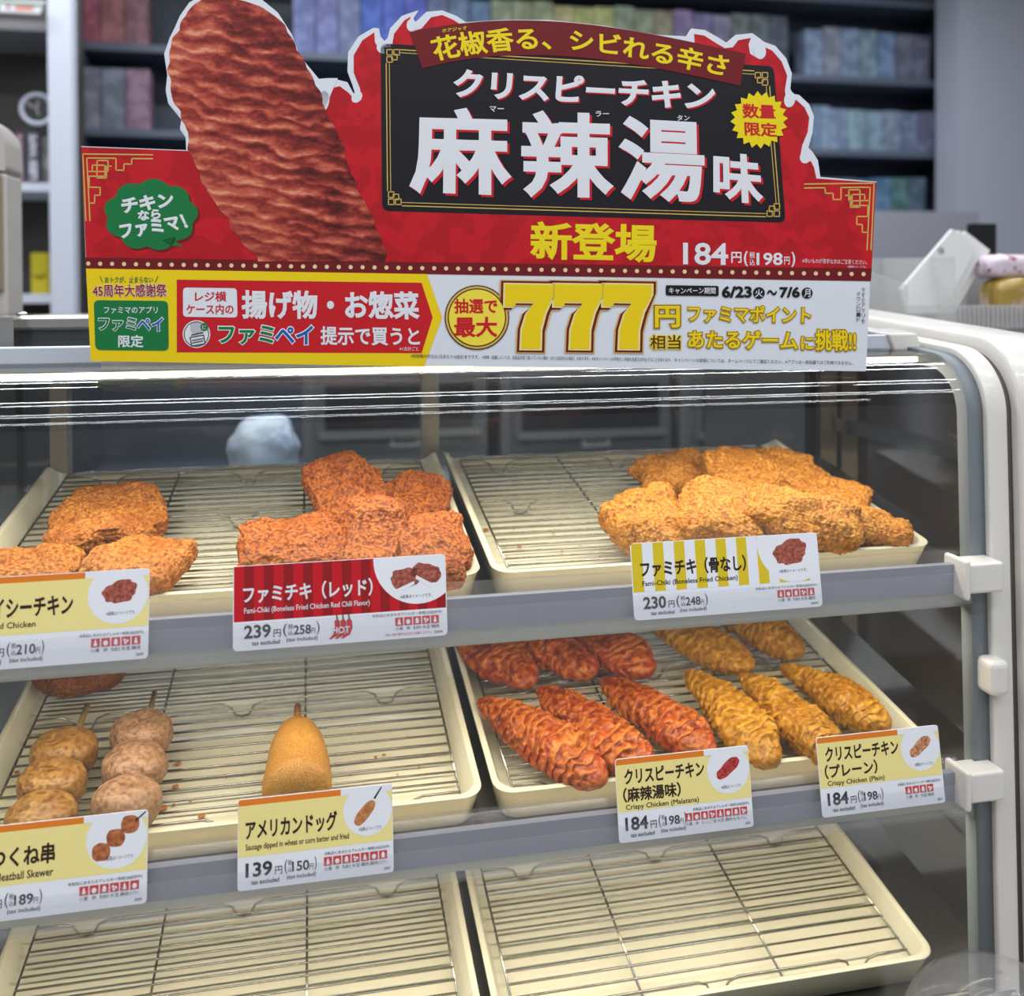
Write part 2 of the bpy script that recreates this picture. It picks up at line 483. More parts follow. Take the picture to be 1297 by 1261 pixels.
# ------------------------------------------------------------------ printing inks
def ink(n, r, g, b): return mat('ink_'+n, (r, g, b), .42, 0, .35)
I_WHITE = ink('white', 226, 228, 236); I_RED = ink('red', 200, 24, 36); I_DRED = ink('dark_red', 112, 18, 24)
I_BLACK = ink('black', 22, 20, 28); I_YEL = ink('yellow', 238, 214, 20); I_GOLD = ink('gold', 214, 178, 92)
I_GREEN = ink('green', 20, 118, 62); I_BLUE = ink('blue', 28, 92, 176); I_BROWN = ink('brown', 84, 44, 16)
I_ORANGE = ink('orange', 232, 128, 38); I_CREAM = ink('cream', 244, 228, 150); I_TEXT = ink('dark_brown', 50, 32, 28)
I_CARDW = ink('card_white', 236, 238, 246); I_STRIPE = ink('stripe_red', 150, 24, 30); I_MARK = ink('allergen_red', 206, 74, 74)
I_MUST = ink('mustard', 222, 196, 40); I_GREY = ink('dark_grey', 62, 62, 70)
def food_ink(n, c1, c2, sc):
    return mat('printed_'+n, c1, .45, 0, .3, vary=(c2, sc, .38, .62, 6))
F_NUG = food_ink('nugget', (138, 62, 50), (184, 108, 92), 420)
F_MEAT = food_ink('meatball', (150, 78, 44), (196, 124, 82), 300)
F_DOG = food_ink('corn_dog', (176, 108, 58), (206, 144, 92), 300)
F_RED = food_ink('red_strip', (150, 36, 40), (206, 82, 76), 420)
F_TAN = food_ink('tan_strip', (160, 92, 58), (222, 170, 126), 420)

def ellipse(cx, cy, rx, ry, n=36, a0=0, a1=360, tilt=0):
    ct, st = cos(radians(tilt)), sin(radians(tilt)); P = []
    for k in range(n):
        a = radians(a0+(a1-a0)*k/(n if a1-a0 == 360 else n-1)); x, y = rx*cos(a), ry*sin(a)
        P.append((cx+x*ct-y*st, cy+x*st+y*ct))
    return P
def blob(cx, cy, rx, ry, tilt, seed, rough=.10, n=40):
    R = random.Random(seed); ph = [(R.random()*6.28, R.randint(2, 9)) for _ in range(7)]; P = []
    ct, st = cos(radians(tilt)), sin(radians(tilt))
    for k in range(n):
        a = 2*pi*k/n; q = 1+rough*sum(sin(a*f+p)/(1+.35*f) for p, f in ph)
        ex = abs(cos(a))**.75*math.copysign(1, cos(a)); ey = abs(sin(a))**.75*math.copysign(1, sin(a))
        x, y = rx*q*ex, ry*q*ey; P.append((cx+x*ct-y*st, cy+x*st+y*ct))
    return P

# ------------------------------------------------------------------ price cards in the rails
def price_card(name_lbl, group, x0, x1, j, title, english, price, taxed, icons, header, picture, hgt=.0525, eng_w=.60, vsplit=.64):
    wd = x1-x0; y0, z0 = SHY[j], SHZ[j]
    tilt = radians(10)
    root = thing('price_card', name_lbl, 'price card', ((x0+x1)/2, y0-.0380, z0-(.0262, .0217)[j]), group, (-tilt, 0, 0))
    asp = wd/hgt
    def S(u, v, l): return ((u-.5)*wd, -l, (1-v)*hgt)
    def P(mb, pts, l, m): mb.poly([S(u, v, l) for u, v in pts], m)
    def C(cx, cy, r, **k): return ellipse(cx, cy, r, r*asp, **k)      # a true circle; r as a share of the width
    body = MB()
    rc = .022; pts = []
    for cx, cy, a0 in ((1-rc, rc*asp, -90), (1-rc, 1-rc*asp, 0), (rc, 1-rc*asp, 90), (rc, rc*asp, 180)):
        pts += [(cx+rc*cos(radians(a0+18*k)), cy+rc*asp*sin(radians(a0+18*k))) for k in range(6)]
    body.prism([S(u, v, 0) for u, v in pts], (0, .0007, 0), I_CARDW)
    body.build('card', root)
    hd = MB(); L1, L2, L3 = .00008, .00016, .00024
    if header == 'yellow':
        P(hd, [(.004, .075), (.996, .075), (.996, vsplit), (.004, vsplit)], L1, I_CREAM)
        P(hd, [(.012, .006), (.66, .006), (.66, .075), (.004, .075), (.004, .03)], L1, I_ORANGE)
        P(hd, [(.66, .004), (.996, .004), (.996, .08), (.66, .08)], L1, I_CARDW)
        ring = [(min(max(u, .004), .996), max(v, .004)) for u, v in C(.835, .27, .160)]
        P(hd, ring, L2, I_CARDW)
        ink_t = I_TEXT
    else:
        base, alt = (I_RED, I_STRIPE) if header == 'red' else (I_CARDW, I_MUST)
        n = 22 if header == 'red' else 18
        for k in range(n):
            a, b = .004+.992*k/n, .004+.992*(k+1)/n
            P(hd, [(a, .006), (b, .006), (b, vsplit), (a, vsplit)], L1, (alt, base)[k % 2] if header != 'red' else (base, alt)[k % 2])
        ring = [(min(max(u, .004), .996), max(v, .004)) for u, v in C(.865, .03 if header == 'red' else .10, .215 if header == 'red' else .20, n=48)]
        P(hd, ring, L2, I_CARDW)
        ink_t = I_WHITE if header == 'red' else I_TEXT
    hd.build('header_print', root)
    # picture of the food
    pc = MB()
    def B(cx, cy, rx, ry, tl, seed, m, rough=.10):
        pc.poly([((u-.5)*wd, -L3, (1-v)*hgt) for u, v in [(cx+(p-cx), cy+(q-cy)*asp) for p, q in blob(cx, cy, rx, ry, tl, seed, rough)]], m)
    if picture == 'nugget': B(.845, .24, .088, .058, -14, 3, F_NUG)
    elif picture == 'cut':
        B(.80, .27, .070, .045, -12, 5, F_NUG); B(.905, .22, .066, .046, 16, 8, F_NUG)
        P(pc, [(.755, .40), (.845, .31), (.845, .35), (.765, .45)], L3+.00004, I_CARDW)
        P(pc, [(.855, .24), (.935, .36), (.925, .40), (.85, .28)], L3+.00004, I_CARDW)
    elif picture == 'meatballs':
        for cx, cy in ((.755, .40), (.83, .265), (.905, .135)): B(cx, cy, .048, .047, 0, int(cx*100), F_MEAT, .03)
        P(pc, [(.93, .10), (.985, .01), (.99, .02), (.935, .115)], L3, I_TEXT)
    elif picture == 'dog':
        B(.815, .30, .092, .036, -48, 4, F_DOG, .02)
        P(pc, [(.875, .14), (.925, .02), (.932, .03), (.885, .155)], L3+.00004, I_TEXT)
    else:
        B(.835, .25, .098, .042, -34, 6, F_RED if picture == 'red' else F_TAN, .06)
    pc.build('food_picture', root)
    # lettering
    lt = MB()
    def W(t, u0, v0, u1, v1, m, b=0.0): lettering(lt, t, [(u0, v0), (u1, v0), (u1, v1), (u0, v1)], S, L3, m, b)
    if len(title) == 1:
        W(title[0][0], title[0][1], .235, title[0][2], .455, ink_t, .052)
        W(english, .05, .50, .05+eng_w, .585, ink_t, .012)
    else:
        W(title[0][0], title[0][1], .13, title[0][2], .315, ink_t, .05)
        W(title[1][0], title[1][1], .35, title[1][2], .53, ink_t, .05)
        W(english, .06, .555, .06+eng_w, .635, ink_t, .012)
    k = .0015/wd*60                                         # type size follows the card's height, not its width
    W(price, .05, .705, .05+.150*.095/wd*1.12, .865, I_GREY, .026)
    a = .05+.165*.095/wd*1.12
    W('円', a, .775, a+.042*.095/wd*1.1, .865, I_GREY, .012); a += .055*.095/wd*1.1
    W('(', a, .715, a+.018, .875, I_GREY); W('税', a+.022, .725, a+.046, .785, I_GREY); W('込', a+.022, .795, a+.046, .855, I_GREY)
    W(taxed, a+.048, .745, a+.052+.105*.095/wd, .855, I_GREY, .018); W('円', a+.054+.105*.095/wd, .79, a+.05+.135*.095/wd, .855, I_GREY)
    W(')', a+.056+.135*.095/wd, .715, a+.07+.135*.095/wd, .875, I_GREY)
    W('tax excluded', .085, .895, .085+.16*.095/wd*1.1, .945, I_GREY, .012); W('(tax included)', a+.015, .885, a+.05+.15*.095/wd, .945, I_GREY, .008)
    W('※画像はイメージです。', .775, .455 if header == 'yellow' else .47, .93, .50 if header == 'yellow' else .515, I_GREY)
    iw = .050*.100/wd; iu = .965-iw*1.14*len(icons) if len(icons) > 4 else .68
    W('本製品に含まれるアレルギー物質(28品目中)', max(.55, min(iu-.06, .64)), .685, .975, .727, I_GREY)
    for q, nm in enumerate(icons):
        u = iu+q*iw*1.14; hh = iw*asp
        W(nm, u+(.0 if len(nm) > 1 else iw*.3), .755+hh, u+(iw if len(nm) > 1 else iw*.7), .797+hh, I_GREY)
    W('2604', .935, .93, .975, .962, I_GREY)
    lt.build('lettering', root)
    for q, nm in enumerate(icons):
        mk = MB(); u = iu+q*iw*1.14; v = .742; hh = iw*asp
        P(mk, [(u, v), (u+iw, v), (u+iw, v+hh), (u, v+hh)], L2, I_MARK)
        c = (u+iw/2, v+hh/2)
        sh = q % 4
        if sh == 0: P(mk, [(c[0]-iw*.22, v+hh*.85), (c[0]-iw*.05, v+hh*.15), (c[0]+iw*.05, v+hh*.15), (c[0]+iw*.22, v+hh*.85)], L3, I_CARDW)
        elif sh == 1: P(mk, ellipse(c[0], c[1]+hh*.08, iw*.26, hh*.30, 16), L3, I_CARDW)
        elif sh == 2: P(mk, [(c[0]-iw*.2, v+hh*.85), (c[0]-iw*.2, v+hh*.4), (c[0]-iw*.1, v+hh*.18), (c[0]+iw*.1, v+hh*.18), (c[0]+iw*.2, v+hh*.4), (c[0]+iw*.2, v+hh*.85)], L3, I_CARDW)
        else:
            for dx, dy in ((-.16, -.12), (.16, .0), (-.06, .22)): P(mk, ellipse(c[0]+iw*dx, c[1]+hh*dy, iw*.14, hh*.16, 12), L3+dx*.0001, I_CARDW)
        mk.build('allergen_mark', root)
    return root, S, P, W, L3, wd, hgt
A4 = ['小麦', '卵', '大豆', '鶏肉']; A5 = ['小麦', '卵', '乳成分', '大豆', '鶏肉']
G = 'price cards in the rails'
price_card('pale yellow price card for spicy chicken at the left end of the upper rail', G, -.3215, -.2145, 0,
           [('スパイシーチキン', .045, .60)], 'Spicy Fried Chicken', '195', '210', A5, 'yellow', 'nugget', eng_w=.36)
root, S_, P_, W_, L_, wd_, hg_ = price_card('wide red striped price card in the upper rail, below the red fried chicken', G, -.1655, -.0335, 0,
           [('ファミチキ（レッド）', .045, .645)], 'Fami-Chiki (Boneless Fried Chicken Red Chili Flavor)', '239', '258', A5, 'red', 'cut', hgt=.0505, eng_w=.58, vsplit=.66)
hot = MB()
for k in range(3):
    cx = .455+.028*k
    hot.poly([S_(u, v, .0002+k*.00002) for u, v in [(cx+.022, .70), (cx+.034, .74), (cx+.036, .82), (cx+.024, .90), (cx-.012, .945), (cx-.018, .935), (cx+.004, .88), (cx+.010, .80), (cx+.008, .73)]], I_RED)
    hot.poly([S_(u, v, .00028) for u, v in [(cx+.015, .66), (cx+.022, .66), (cx+.026, .715), (cx+.018, .715)]], I_GREEN)
lettering(hot, 'HOT', box4(.452, .80, .535, .88), S_, .0003, I_WHITE, .03)
W = lettering(hot, '※辛い物が苦手な方はご注意ください。', box4(.70, .925, .925, .96), S_, .0003, I_RED)
hot.build('chili_emblem', root)
price_card('yellow and white striped price card in the upper rail, below the golden chicken pile', G, .0915, .2285, 0,
           [('ファミチキ（骨なし）', .045, .60)], 'Fami-Chiki (Boneless Fried Chicken)', '230', '248', A5, 'stripes', 'nugget', hgt=.0500, eng_w=.50)
price_card('pale yellow price card with a skewer picture at the left end of the lower rail', G, -.3240, -.2165, 1,
           [('鶏つくね串', .10, .515)], 'Chicken Meatball Skewer', '175', '189', A5+['ゼラチン'], 'yellow', 'meatballs', eng_w=.46)
price_card('pale yellow price card in the lower rail, below the corn dog', G, -.1640, -.0688, 1,
           [('アメリカンドッグ', .05, .635)], 'Sausage dipped in wheat or corn batter and fried', '139', '150', A5+['豚肉', 'ゼラチン'], 'yellow', 'dog', eng_w=.66)
price_card('pale yellow price card in the lower rail, below the red chicken strips', G, .0800, .1760, 1,
           [('クリスピーチキン', .06, .655), ('（麻辣湯味）', .045, .47)], 'Crispy Chicken (Malatana)', '184', '198', ['小麦', '卵', 'オレンジ', 'ごま', '大豆', '鶏肉', 'もも', 'りんご'], 'yellow', 'red', eng_w=.54)
price_card('pale yellow price card at the right end of the lower rail, beside the yellow strips', G, .2275, .3235, 1,
           [('クリスピーチキン', .06, .655), ('（プレーン）', .045, .47)], 'Crispy Chicken (Plain)', '184', '198', A4, 'yellow', 'tan', eng_w=.46)

# ------------------------------------------------------------------ the promotional sign on top of the case
SA = at(115, 457, .030); SB = at(1097, 470, -.004)
_d = SB-SA; SNRM = np.array([_d[1], -_d[0], 0.0]); SNRM /= np.linalg.norm(SNRM)      # towards the customer
sign = thing('promotional_sign', 'large red die-cut cardboard sign with a fried chicken picture standing on the case top', 'sign', tuple((SA+SB)/2))
SO = Vector(sign.location)
def S(px, py, l=0.0):
    p = on_plane(px, py, SA, SNRM) + SNRM*l; return (p[0], p[1], p[2])
def spart(mb, name):
    o = mb.build(name, None); o.parent = sign; o.matrix_parent_inverse = Matrix.Translation(-SO); return o
def SP(mb, pts, l, m): mb.poly([S(x, y, l) for x, y in pts], m)
def ST(mb, t, quad, l, m, b=0.0, grow=0.0): lettering(mb, t, quad, S, l, m, b, grow)
LA = [.00012*k for k in range(14)]
back = tuple(-SNRM*.003)
FL, FR, FB = (115, 457), (1097, 470), None
flame_w = [(440, 104), (447, 117), (451, 122), (446, 106), (440, 90), (441, 66), (454, 46), (473, 35), (480, 36), (482, 46), (487, 52), (491, 48), (494, 36), (509, 20), (530, 13), (524, 22), (524, 30), (540, 15), (560, 13), (578, 20), (590, 28),
           (640, 25), (693, 25), (762, 32), (832, 44), (870, 46), (876, 36), (893, 38), (909, 47), (920, 54), (932, 44), (953, 42), (968, 53), (982, 58), (996, 74), (1003, 93), (1001, 112), (1004, 119), (1012, 120), (1025, 132), (1031, 147), (1029, 168), (1024, 187), (1029, 192), (1036, 203), (1039, 224)]
outline = [(103, 185), (236, 190), (235, 174), (228, 164), (230, 152), (213, 131), (210, 116), (212, 96), (208, 70), (215, 50), (221, 38), (228, 22), (240, 5), (258, -5), (290, -10), (325, -4), (352, 18), (370, 46), (379, 72), (394, 90), (404, 102), (415, 101), (428, 101)] + flame_w + [(1074, 227), (1110, 230), (1107, 280), (1103, 340), (1097, 470), (606, 464), (115, 457), (109, 340)]
b_ = MB(); b_.prism([S(x, y) for x, y in outline], back, mat('board_white', (222, 226, 236), .5), mat('board_edge', (206, 200, 190), .7))
spart(b_, 'board')

# red upper panel with its scalloped edge
RED_PAPER = mat('red_brocade_print', (198, 20, 34), .42, 0, .35, vary=((178, 14, 28), 55, .46, .54, 3))
red = [(103, 186), (236, 191), (300, 205), (408, 150), (417, 128), (419, 112), (430, 109), (441, 117), (452, 129), (458, 126), (456, 112), (448, 92), (448, 70), (459, 51), (474, 41), (475, 54), (482, 64), (491, 64), (497, 56), (499, 43), (512, 26), (520, 21), (518, 32), (522, 40), (534, 36), (546, 22), (560, 19), (574, 25), (588, 34), (640, 32), (700, 32), (800, 44), (880, 56), (879, 43), (892, 45), (906, 54), (918, 61), (928, 60), (935, 51), (951, 48), (948, 56), (950, 68), (958, 73), (967, 70), (969, 60), (978, 64), (990, 78), (997, 96), (994, 114), (996, 129), (1003, 135), (1008, 126), (1019, 136), (1025, 149), (1023, 167), (1016, 184), (1014, 196), (1019, 206), (1027, 204), (1031, 212), (1034, 226), (1110, 231), (1107, 280), (1104, 341), (606, 334), (109, 327)]
p = MB(); SP(p, red, LA[1], RED_PAPER)
for x, y, a, b_, tl in ((410, 128, 7, 13, 8), (452, 123, 6, 8, 40), (486, 60, 9, 8, 0), (521, 32, 6, 8, 0), (962, 64, 8, 11, -10), (1000, 126, 7, 10, 10), (1020, 199, 7, 8, 20)):
    SP(p, ellipse(x, y, a, b_, 20, tilt=tl), LA[2], MATS['board_white'])
spart(p, 'red_panel')
# printed frets in the corners
def line(mb, pts, wpx, l, m):
    for (x0, y0), (x1, y1) in zip(pts[:-1], pts[1:]):
        d = math.hypot(x1-x0, y1-y0) or 1; nx, ny = -(y1-y0)/d*wpx/2, (x1-x0)/d*wpx/2; ex, ey = (x1-x0)/d*wpx/2, (y1-y0)/d*wpx/2
        SP(mb, [(x0+nx-ex, y0+ny-ey), (x1+nx+ex, y1+ny+ey), (x1-nx+ex, y1-ny+ey), (x0-nx-ex, y0-ny-ey)], l, m)
for sx, ox, oy, sl in ((1, 105, 195, .02), (-1, 1107, 232, -.02)):
    p = MB()
    def q(pts): return [(ox+sx*x, oy+y+sl*x*sx*.6) for x, y in pts]
    for pts in ([(88, 0), (0, 0), (4, 84)], [(88, 5), (62, 5), (62, 12), (52, 12), (52, 20), (42, 20), (42, 5), (5, 5), (9, 84)], [(8, 22), (18, 22), (18, 8), (32, 8), (32, 22), (18, 22), (18, 30), (30, 30), (30, 15), (36, 15)], [(8, 62), (15, 62), (15, 52), (22, 52), (22, 42), (8, 42), (8, 28), (28, 28), (28, 14), (12, 14), (12, 22)]):
        line(p, q(pts), 1.6, LA[2], I_GOLD)
    spart(p, 'gold_fret')

# picture of the spicy chicken
PIC = mat('printed_spicy_chicken', (150, 60, 45), .42, 0, .3)
nt = PIC.node_tree; bs = nt.nodes['Principled BSDF']; at_ = nt.nodes.new('ShaderNodeAttribute'); at_.attribute_name = 'crust'
rp = nt.nodes.new('ShaderNodeValToRGB'); el = rp.color_ramp.elements
el[0].position = 0; el[0].color = rgb(70, 22, 20); el[1].position = 1; el[1].color = rgb(226, 150, 118)
for ps, c in ((.22, (112, 36, 32)), (.42, (150, 54, 46)), (.60, (184, 82, 66)), (.80, (200, 104, 80))):
    e = el.new(ps); e.color = rgb(*c)
nt.links.new(at_.outputs['Fac'], rp.inputs[0]); nt.links.new(rp.outputs[0], bs.inputs['Base Color'])
chick = [(258, -2), (247, 6), (238, 16), (231, 27), (228, 38), (220, 48), (216, 62), (216, 76), (213, 90), (218, 104), (217, 118), (222, 131), (230, 142), (231, 152), (240, 168), (239, 189), (247, 204), (254, 220), (257, 232), (267, 247), (278, 264), (290, 276), (293, 290), (304, 300), (312, 314), (328, 325), (368, 330), (488, 331), (489, 318), (478, 293), (470, 270), (456, 247), (448, 226), (439, 208), (436, 188), (428, 170), (420, 155), (412, 143), (409, 128), (405, 116), (396, 100), (389, 85), (378, 66), (370, 50), (360, 32), (347, 19), (328, 8), (308, 1), (284, -4)]
p = MB(); SP(p, [(x, y-2) for x, y in outline[2:23]]+[(410, 140), (330, 200), (236, 190)], LA[2], MATS['board_white']); spart(p, 'picture_border')
iL = chick.index((328, 325)); yl = [y for x, y in chick[:iL+1]]; xl = [x for x, y in chick[:iL+1]]
rs = chick[iL+2:][::-1]; yr = [y for x, y in rs]; xr = [x for x, y in rs]
ny, nx = 330, 130; yy, uu = np.meshgrid(np.linspace(-3.5, 331, ny), np.linspace(0, 1, nx), indexing='ij')
lx, rx_ = np.interp(yy, yl, xl), np.interp(yy, yr, xr); lx = lx-1.5*np.abs(np.sin(yy/6.3)); rx_ = rx_+2.2*np.abs(np.sin(yy/7.1+.5))-1; xx = lx+(rx_-lx)*uu
Z0 = np.zeros(xx.size)
def nz(sc, ax, sd, o=3): return fbm(np.stack([xx.ravel()/sc, yy.ravel()/(sc*ax), Z0+sd], 1), sd, o).reshape(xx.shape)
wob = nz(46, .6, 3)
dn = yy-.26*(xx-lx)+22*(uu-.45)**2+7*wob+3*nz(15, .8, 5)
ph = dn/20.5; saw = ph-np.floor(ph); k_ = np.floor(ph)
rib = np.where(saw < .70, saw/.70, (1-saw)/.30)**1.2
flake = nz(30, .28, 9); grain = nz(4.5, .6, 12); gr2 = nz(2.2, .9, 14)
cr = .24+.54*rib*(.85+.4*flake)+.14*flake+.08*grain+.05*gr2+.30*(.60-uu)+.05*nz(60, 1, 21)
o = np_mesh('chicken_picture', [S(x, y, LA[3]) for x, y in zip(xx.ravel(), yy.ravel())], [(i*nx+k, i*nx+k+1, (i+1)*nx+k+1, (i+1)*nx+k) for i in range(ny-1) for k in range(nx-1)], PIC, cr.ravel())
o.parent = sign; o.matrix_parent_inverse = Matrix.Translation(-SO)

# speech bubble
p = MB(); bub = [(191+56*cos(a)*(.97+.10*abs(cos(4.5*a+.4))), 272+42*sin(a)*(.95+.14*abs(cos(4.5*a+.4)))) for a in [2*pi*k/84 for k in range(84)]]
SP(p, [(x+2.5, y+2.5) for x, y in bub], LA[2], I_DRED)
SP(p, bub, LA[3], I_GREEN); SP(p, [(205, 304), (222, 300), (224, 307), (232, 312), (216, 311)], LA[3], I_GREEN)
ST(p, 'チキン', [(153, 251), (219, 243), (221, 262), (155, 271)], LA[4], I_WHITE, .085)
ST(p, 'なら', [(174, 267), (203, 264), (204, 277), (175, 280)], LA[4], I_WHITE, .085)
ST(p, 'ファミマ！', [(151, 284), (231, 271), (240, 290), (153, 304)], LA[4], I_WHITE, .085)
spart(p, 'speech_bubble')

# black headline panel
def rpoly(q, r, n=5):
    P = []; Q = [Vector((a, b, 0)) for a, b in q]; N = len(Q)
    for i in range(N):
        c = Q[i]; a = (Q[i-1]-c).normalized()*r; b = (Q[(i+1) % N]-c).normalized()*r
        for k in range(n+1):
            t = k/n; pnt = (c+a)*(1-t)**2+c*2*t*(1-t)+(c+b)*t*t; P.append((pnt.x, pnt.y))
    return P
p = MB(); PQ = [(482, 55), (980, 84), (995, 282), (484, 267)]
SP(p, rpoly(PQ, 9), LA[2], I_BLACK)
def inset(q, d): return [(q[0][0]+d, q[0][1]+d), (q[1][0]-d, q[1][1]+d), (q[2][0]-d, q[2][1]-d), (q[3][0]+d, q[3][1]-d)]
for d, w_ in ((7, 1.3), (11, .9)):
    r = inset(PQ, d); line(p, r+[r[0]], w_, LA[3], I_GOLD)
for (x, y), (dx, dy) in zip(inset(PQ, 8), ((1, 1), (-1, 1), (-1, -1), (1, -1))):
    SP(p, [(x-dx*3, y-dy*3), (x+dx*17, y-dy*3), (x+dx*17, y+dy*17), (x-dx*3, y+dy*17)], LA[4], I_BLACK)
    for a, b in ((0, 0), (6, 6), (0, 9), (9, 0)):
        c = [(x+dx*a, y+dy*b), (x+dx*(a+7), y+dy*b), (x+dx*(a+7), y+dy*(b+7)), (x+dx*a, y+dy*(b+7))]; line(p, c+[c[0]], 1.2, LA[5], I_GOLD)
spart(p, 'black_panel')

# arched banner
p = MB()
def curve(pts, u):
    xs = [a for a, b in pts]; x = xs[0]+(xs[-1]-xs[0])*u
    return (x, float(np.interp(x, xs, [b for a, b in pts])))
def smooth_c(pts, n=40):
    xs = np.array([a for a, b in pts], float); cf = np.polyfit(xs, [b for a, b in pts], 4)
    g = np.linspace(xs[0], xs[-1], n); return list(zip(g, np.polyval(cf, g)))
btop = smooth_c([(519, 41), (560, 33), (623, 27), (693, 27), (762, 33), (832, 45), (898, 58), (944, 68)])
bbot = smooth_c([(535, 87), (575, 78), (623, 72), (693, 70), (762, 76), (832, 87), (898, 100), (937, 109)])
SP(p, btop+bbot[::-1], LA[5], I_DRED)
ttop = smooth_c([(543, 49), (600, 38), (672, 35), (735, 37), (780, 43), (857, 57), (925, 71)])
tbot = smooth_c([(552, 79), (605, 69), (672, 65), (735, 66), (780, 71), (850, 85), (918, 98)])
def wp(u, t):
    a, b = curve(ttop, u), curve(tbot, u); return (a[0]*(1-t)+b[0]*t, a[1]*(1-t)+b[1]*t)
lettering(p, '花椒香る、シビれる辛さ', None, S, LA[6], I_YEL, .045, 0, wp)
ST(p, 'ホアジャオ', [(560, 37), (591, 33), (591, 38), (560, 42)], LA[6], I_YEL, .02)
spart(p, 'arched_banner')

# headline
p = MB()
def shadowed(t, quad, b, dx=1.8, dy=1.8, l=5):
    ST(p, t, [(x+dx, y+dy) for x, y in quad], LA[l], I_RED, b); ST(p, t, quad, LA[l+1], I_WHITE, b)
shadowed('クリスピーチキン', [(575, 87), (907, 105), (903, 140), (573, 123)], .075)
for ch, q in (('麻', [(521, 135), (647, 138), (648, 250), (518, 245)]), ('辣', [(660, 139), (777, 143), (777, 253), (660, 250)]), ('湯', [(783, 146), (891, 152), (893, 258), (783, 253)]), ('味', [(903, 192), (963, 197), (967, 259), (903, 254)])):
    shadowed(ch, q, .052, 3, 3)
for t, q in (('マー', box4(620, 135, 638, 142)), ('ラー', box4(754, 141, 771, 148)), ('タン', box4(857, 146, 873, 153))): ST(p, t, q, LA[8], I_WHITE, .03)
spart(p, 'headline_lettering')

# starburst
p = MB(); SP(p, [(961+(36.5 if k % 2 else 30.5)*cos(2*pi*k/40+.1), 152+(36.5 if k % 2 else 30.5)*sin(2*pi*k/40+.1)) for k in range(40)], LA[6], I_YEL)
ST(p, '数量', [(939, 131), (981, 133), (982, 151), (940, 150)], LA[7], I_RED, .05); ST(p, '限定', [(942, 154), (984, 156), (984, 174), (943, 172)], LA[7], I_RED, .05)
spart(p, 'starburst')

p = MB()
ST(p, '新登場', [(671, 280), (832, 284), (831, 333), (671, 329)], LA[3], I_YEL, .055)
ST(p, '184', [(865, 307), (922, 308), (922, 336), (865, 335)], LA[3], I_WHITE, .022); ST(p, '円', box4(926, 319, 939, 333), LA[3], I_WHITE, .04)
ST(p, '(', box4(942, 318, 947, 337), LA[3], I_WHITE, .03); ST(p, '税', box4(949, 319, 956, 327), LA[3], I_WHITE, .02); ST(p, '込', box4(949, 328, 956, 336), LA[3], I_WHITE, .02)
ST(p, '198', box4(958, 320, 991, 336), LA[3], I_WHITE, .022); ST(p, '円', box4(993, 325, 1000, 335), LA[3], I_WHITE, .03); ST(p, ')', box4(1002, 319, 1007, 338), LA[3], I_WHITE, .03)
ST(p, '※辛いものが苦手な方はご注意ください。', [(1016, 327), (1098, 329), (1098, 335), (1016, 333)], LA[3], I_WHITE, .0)
ST(p, '※画像はイメージです。', [(1073, 336), (1097, 336.5), (1097, 339.5), (1073, 339)], LA[3], I_WHITE, .0)
spart(p, 'price_lettering')

# dotted strip
p = MB(); SP(p, [(107, 326), (606, 333), (1104, 340), (1103, 356), (606, 348), (109, 340)], LA[2], I_DRED)
PALE = ink('lamp_dot', 236, 206, 160)
for k in range(66):
    x = 112+15.1*k; y = 330.5+3.2+(x-112)*.0136
    SP(p, ellipse(x, y, 2.7, 2.7, 12), LA[3], PALE)
spart(p, 'dotted_strip')

# lower campaign strip: yellow left, white right
p = MB()
I_SUN = ink('sun_yellow', 240, 208, 14)
SP(p, [(109, 340), (541, 347), (560, 402), (537, 464), (115, 457)], LA[2], I_SUN)
SP(p, [(224, 354), (534, 358), (548, 402), (534, 447), (224, 446)], LA[3], I_RED)
SP(p, rpoly([(232, 364), (300, 365), (301, 402), (232, 401)], 5), LA[4], I_WHITE)
ST(p, 'レジ横', box4(247, 369, 287, 382), LA[5], I_RED, .04); ST(p, 'ケース内の', box4(236, 385, 296, 398), LA[5], I_RED, .04)
ST(p, '揚げ物・お惣菜', [(306, 367), (531, 369), (532, 405), (306, 404)], LA[5], I_WHITE, .065)
SP(p, ellipse(249, 423, 17.5, 17.5), LA[4], I_WHITE); line(p, ellipse(249, 423, 15.5, 15.5)+[(264.5, 423)], 1, LA[5], I_GREY)
SP(p, rpoly([(241, 409), (255, 408), (257, 421), (242, 422)], 4), LA[5], ink('pale_grey', 186, 188, 198)); line(p, [(243, 424), (257, 421)], 1.4, LA[6], I_GREY)
c = [(241, 427), (258, 424), (260, 435), (243, 438)]; line(p, c+[c[0]], 1.2, LA[6], I_GREY)
for k in range(2): line(p, [(244, 431+3*k), (257, 428.5+3*k)], 1.2, LA[6], I_GREY)
SP(p, ellipse(259, 414, 5, 5, 16), LA[6], I_GREEN); ST(p, 'ピ', box4(256.5, 411.5, 261.5, 416.5), LA[7], I_WHITE)
def pay(x0, y0, x1, y1, l, b=.05, ow=.075):
    m_ = x0+(x1-x0)*.585
    ST(p, 'ファミ', box4(x0, y0, m_, y1), LA[l], I_WHITE, b, ow); ST(p, 'ペイ', box4(m_+1, y0, x1, y1), LA[l], I_WHITE, b, ow)
    ST(p, 'ファミ', box4(x0, y0, m_, y1), LA[l+1], I_GREEN, b); ST(p, 'ペイ', box4(m_+1, y0, x1, y1), LA[l+1], I_BLUE, b)
pay(277, 412, 397, 436, 5)
ST(p, '提示で買うと', [(406, 413), (531, 414), (532, 438), (406, 437)], LA[5], I_WHITE, .045)
ST(p, '※1会計ごと', box4(506, 439, 530, 444), LA[5], I_WHITE)
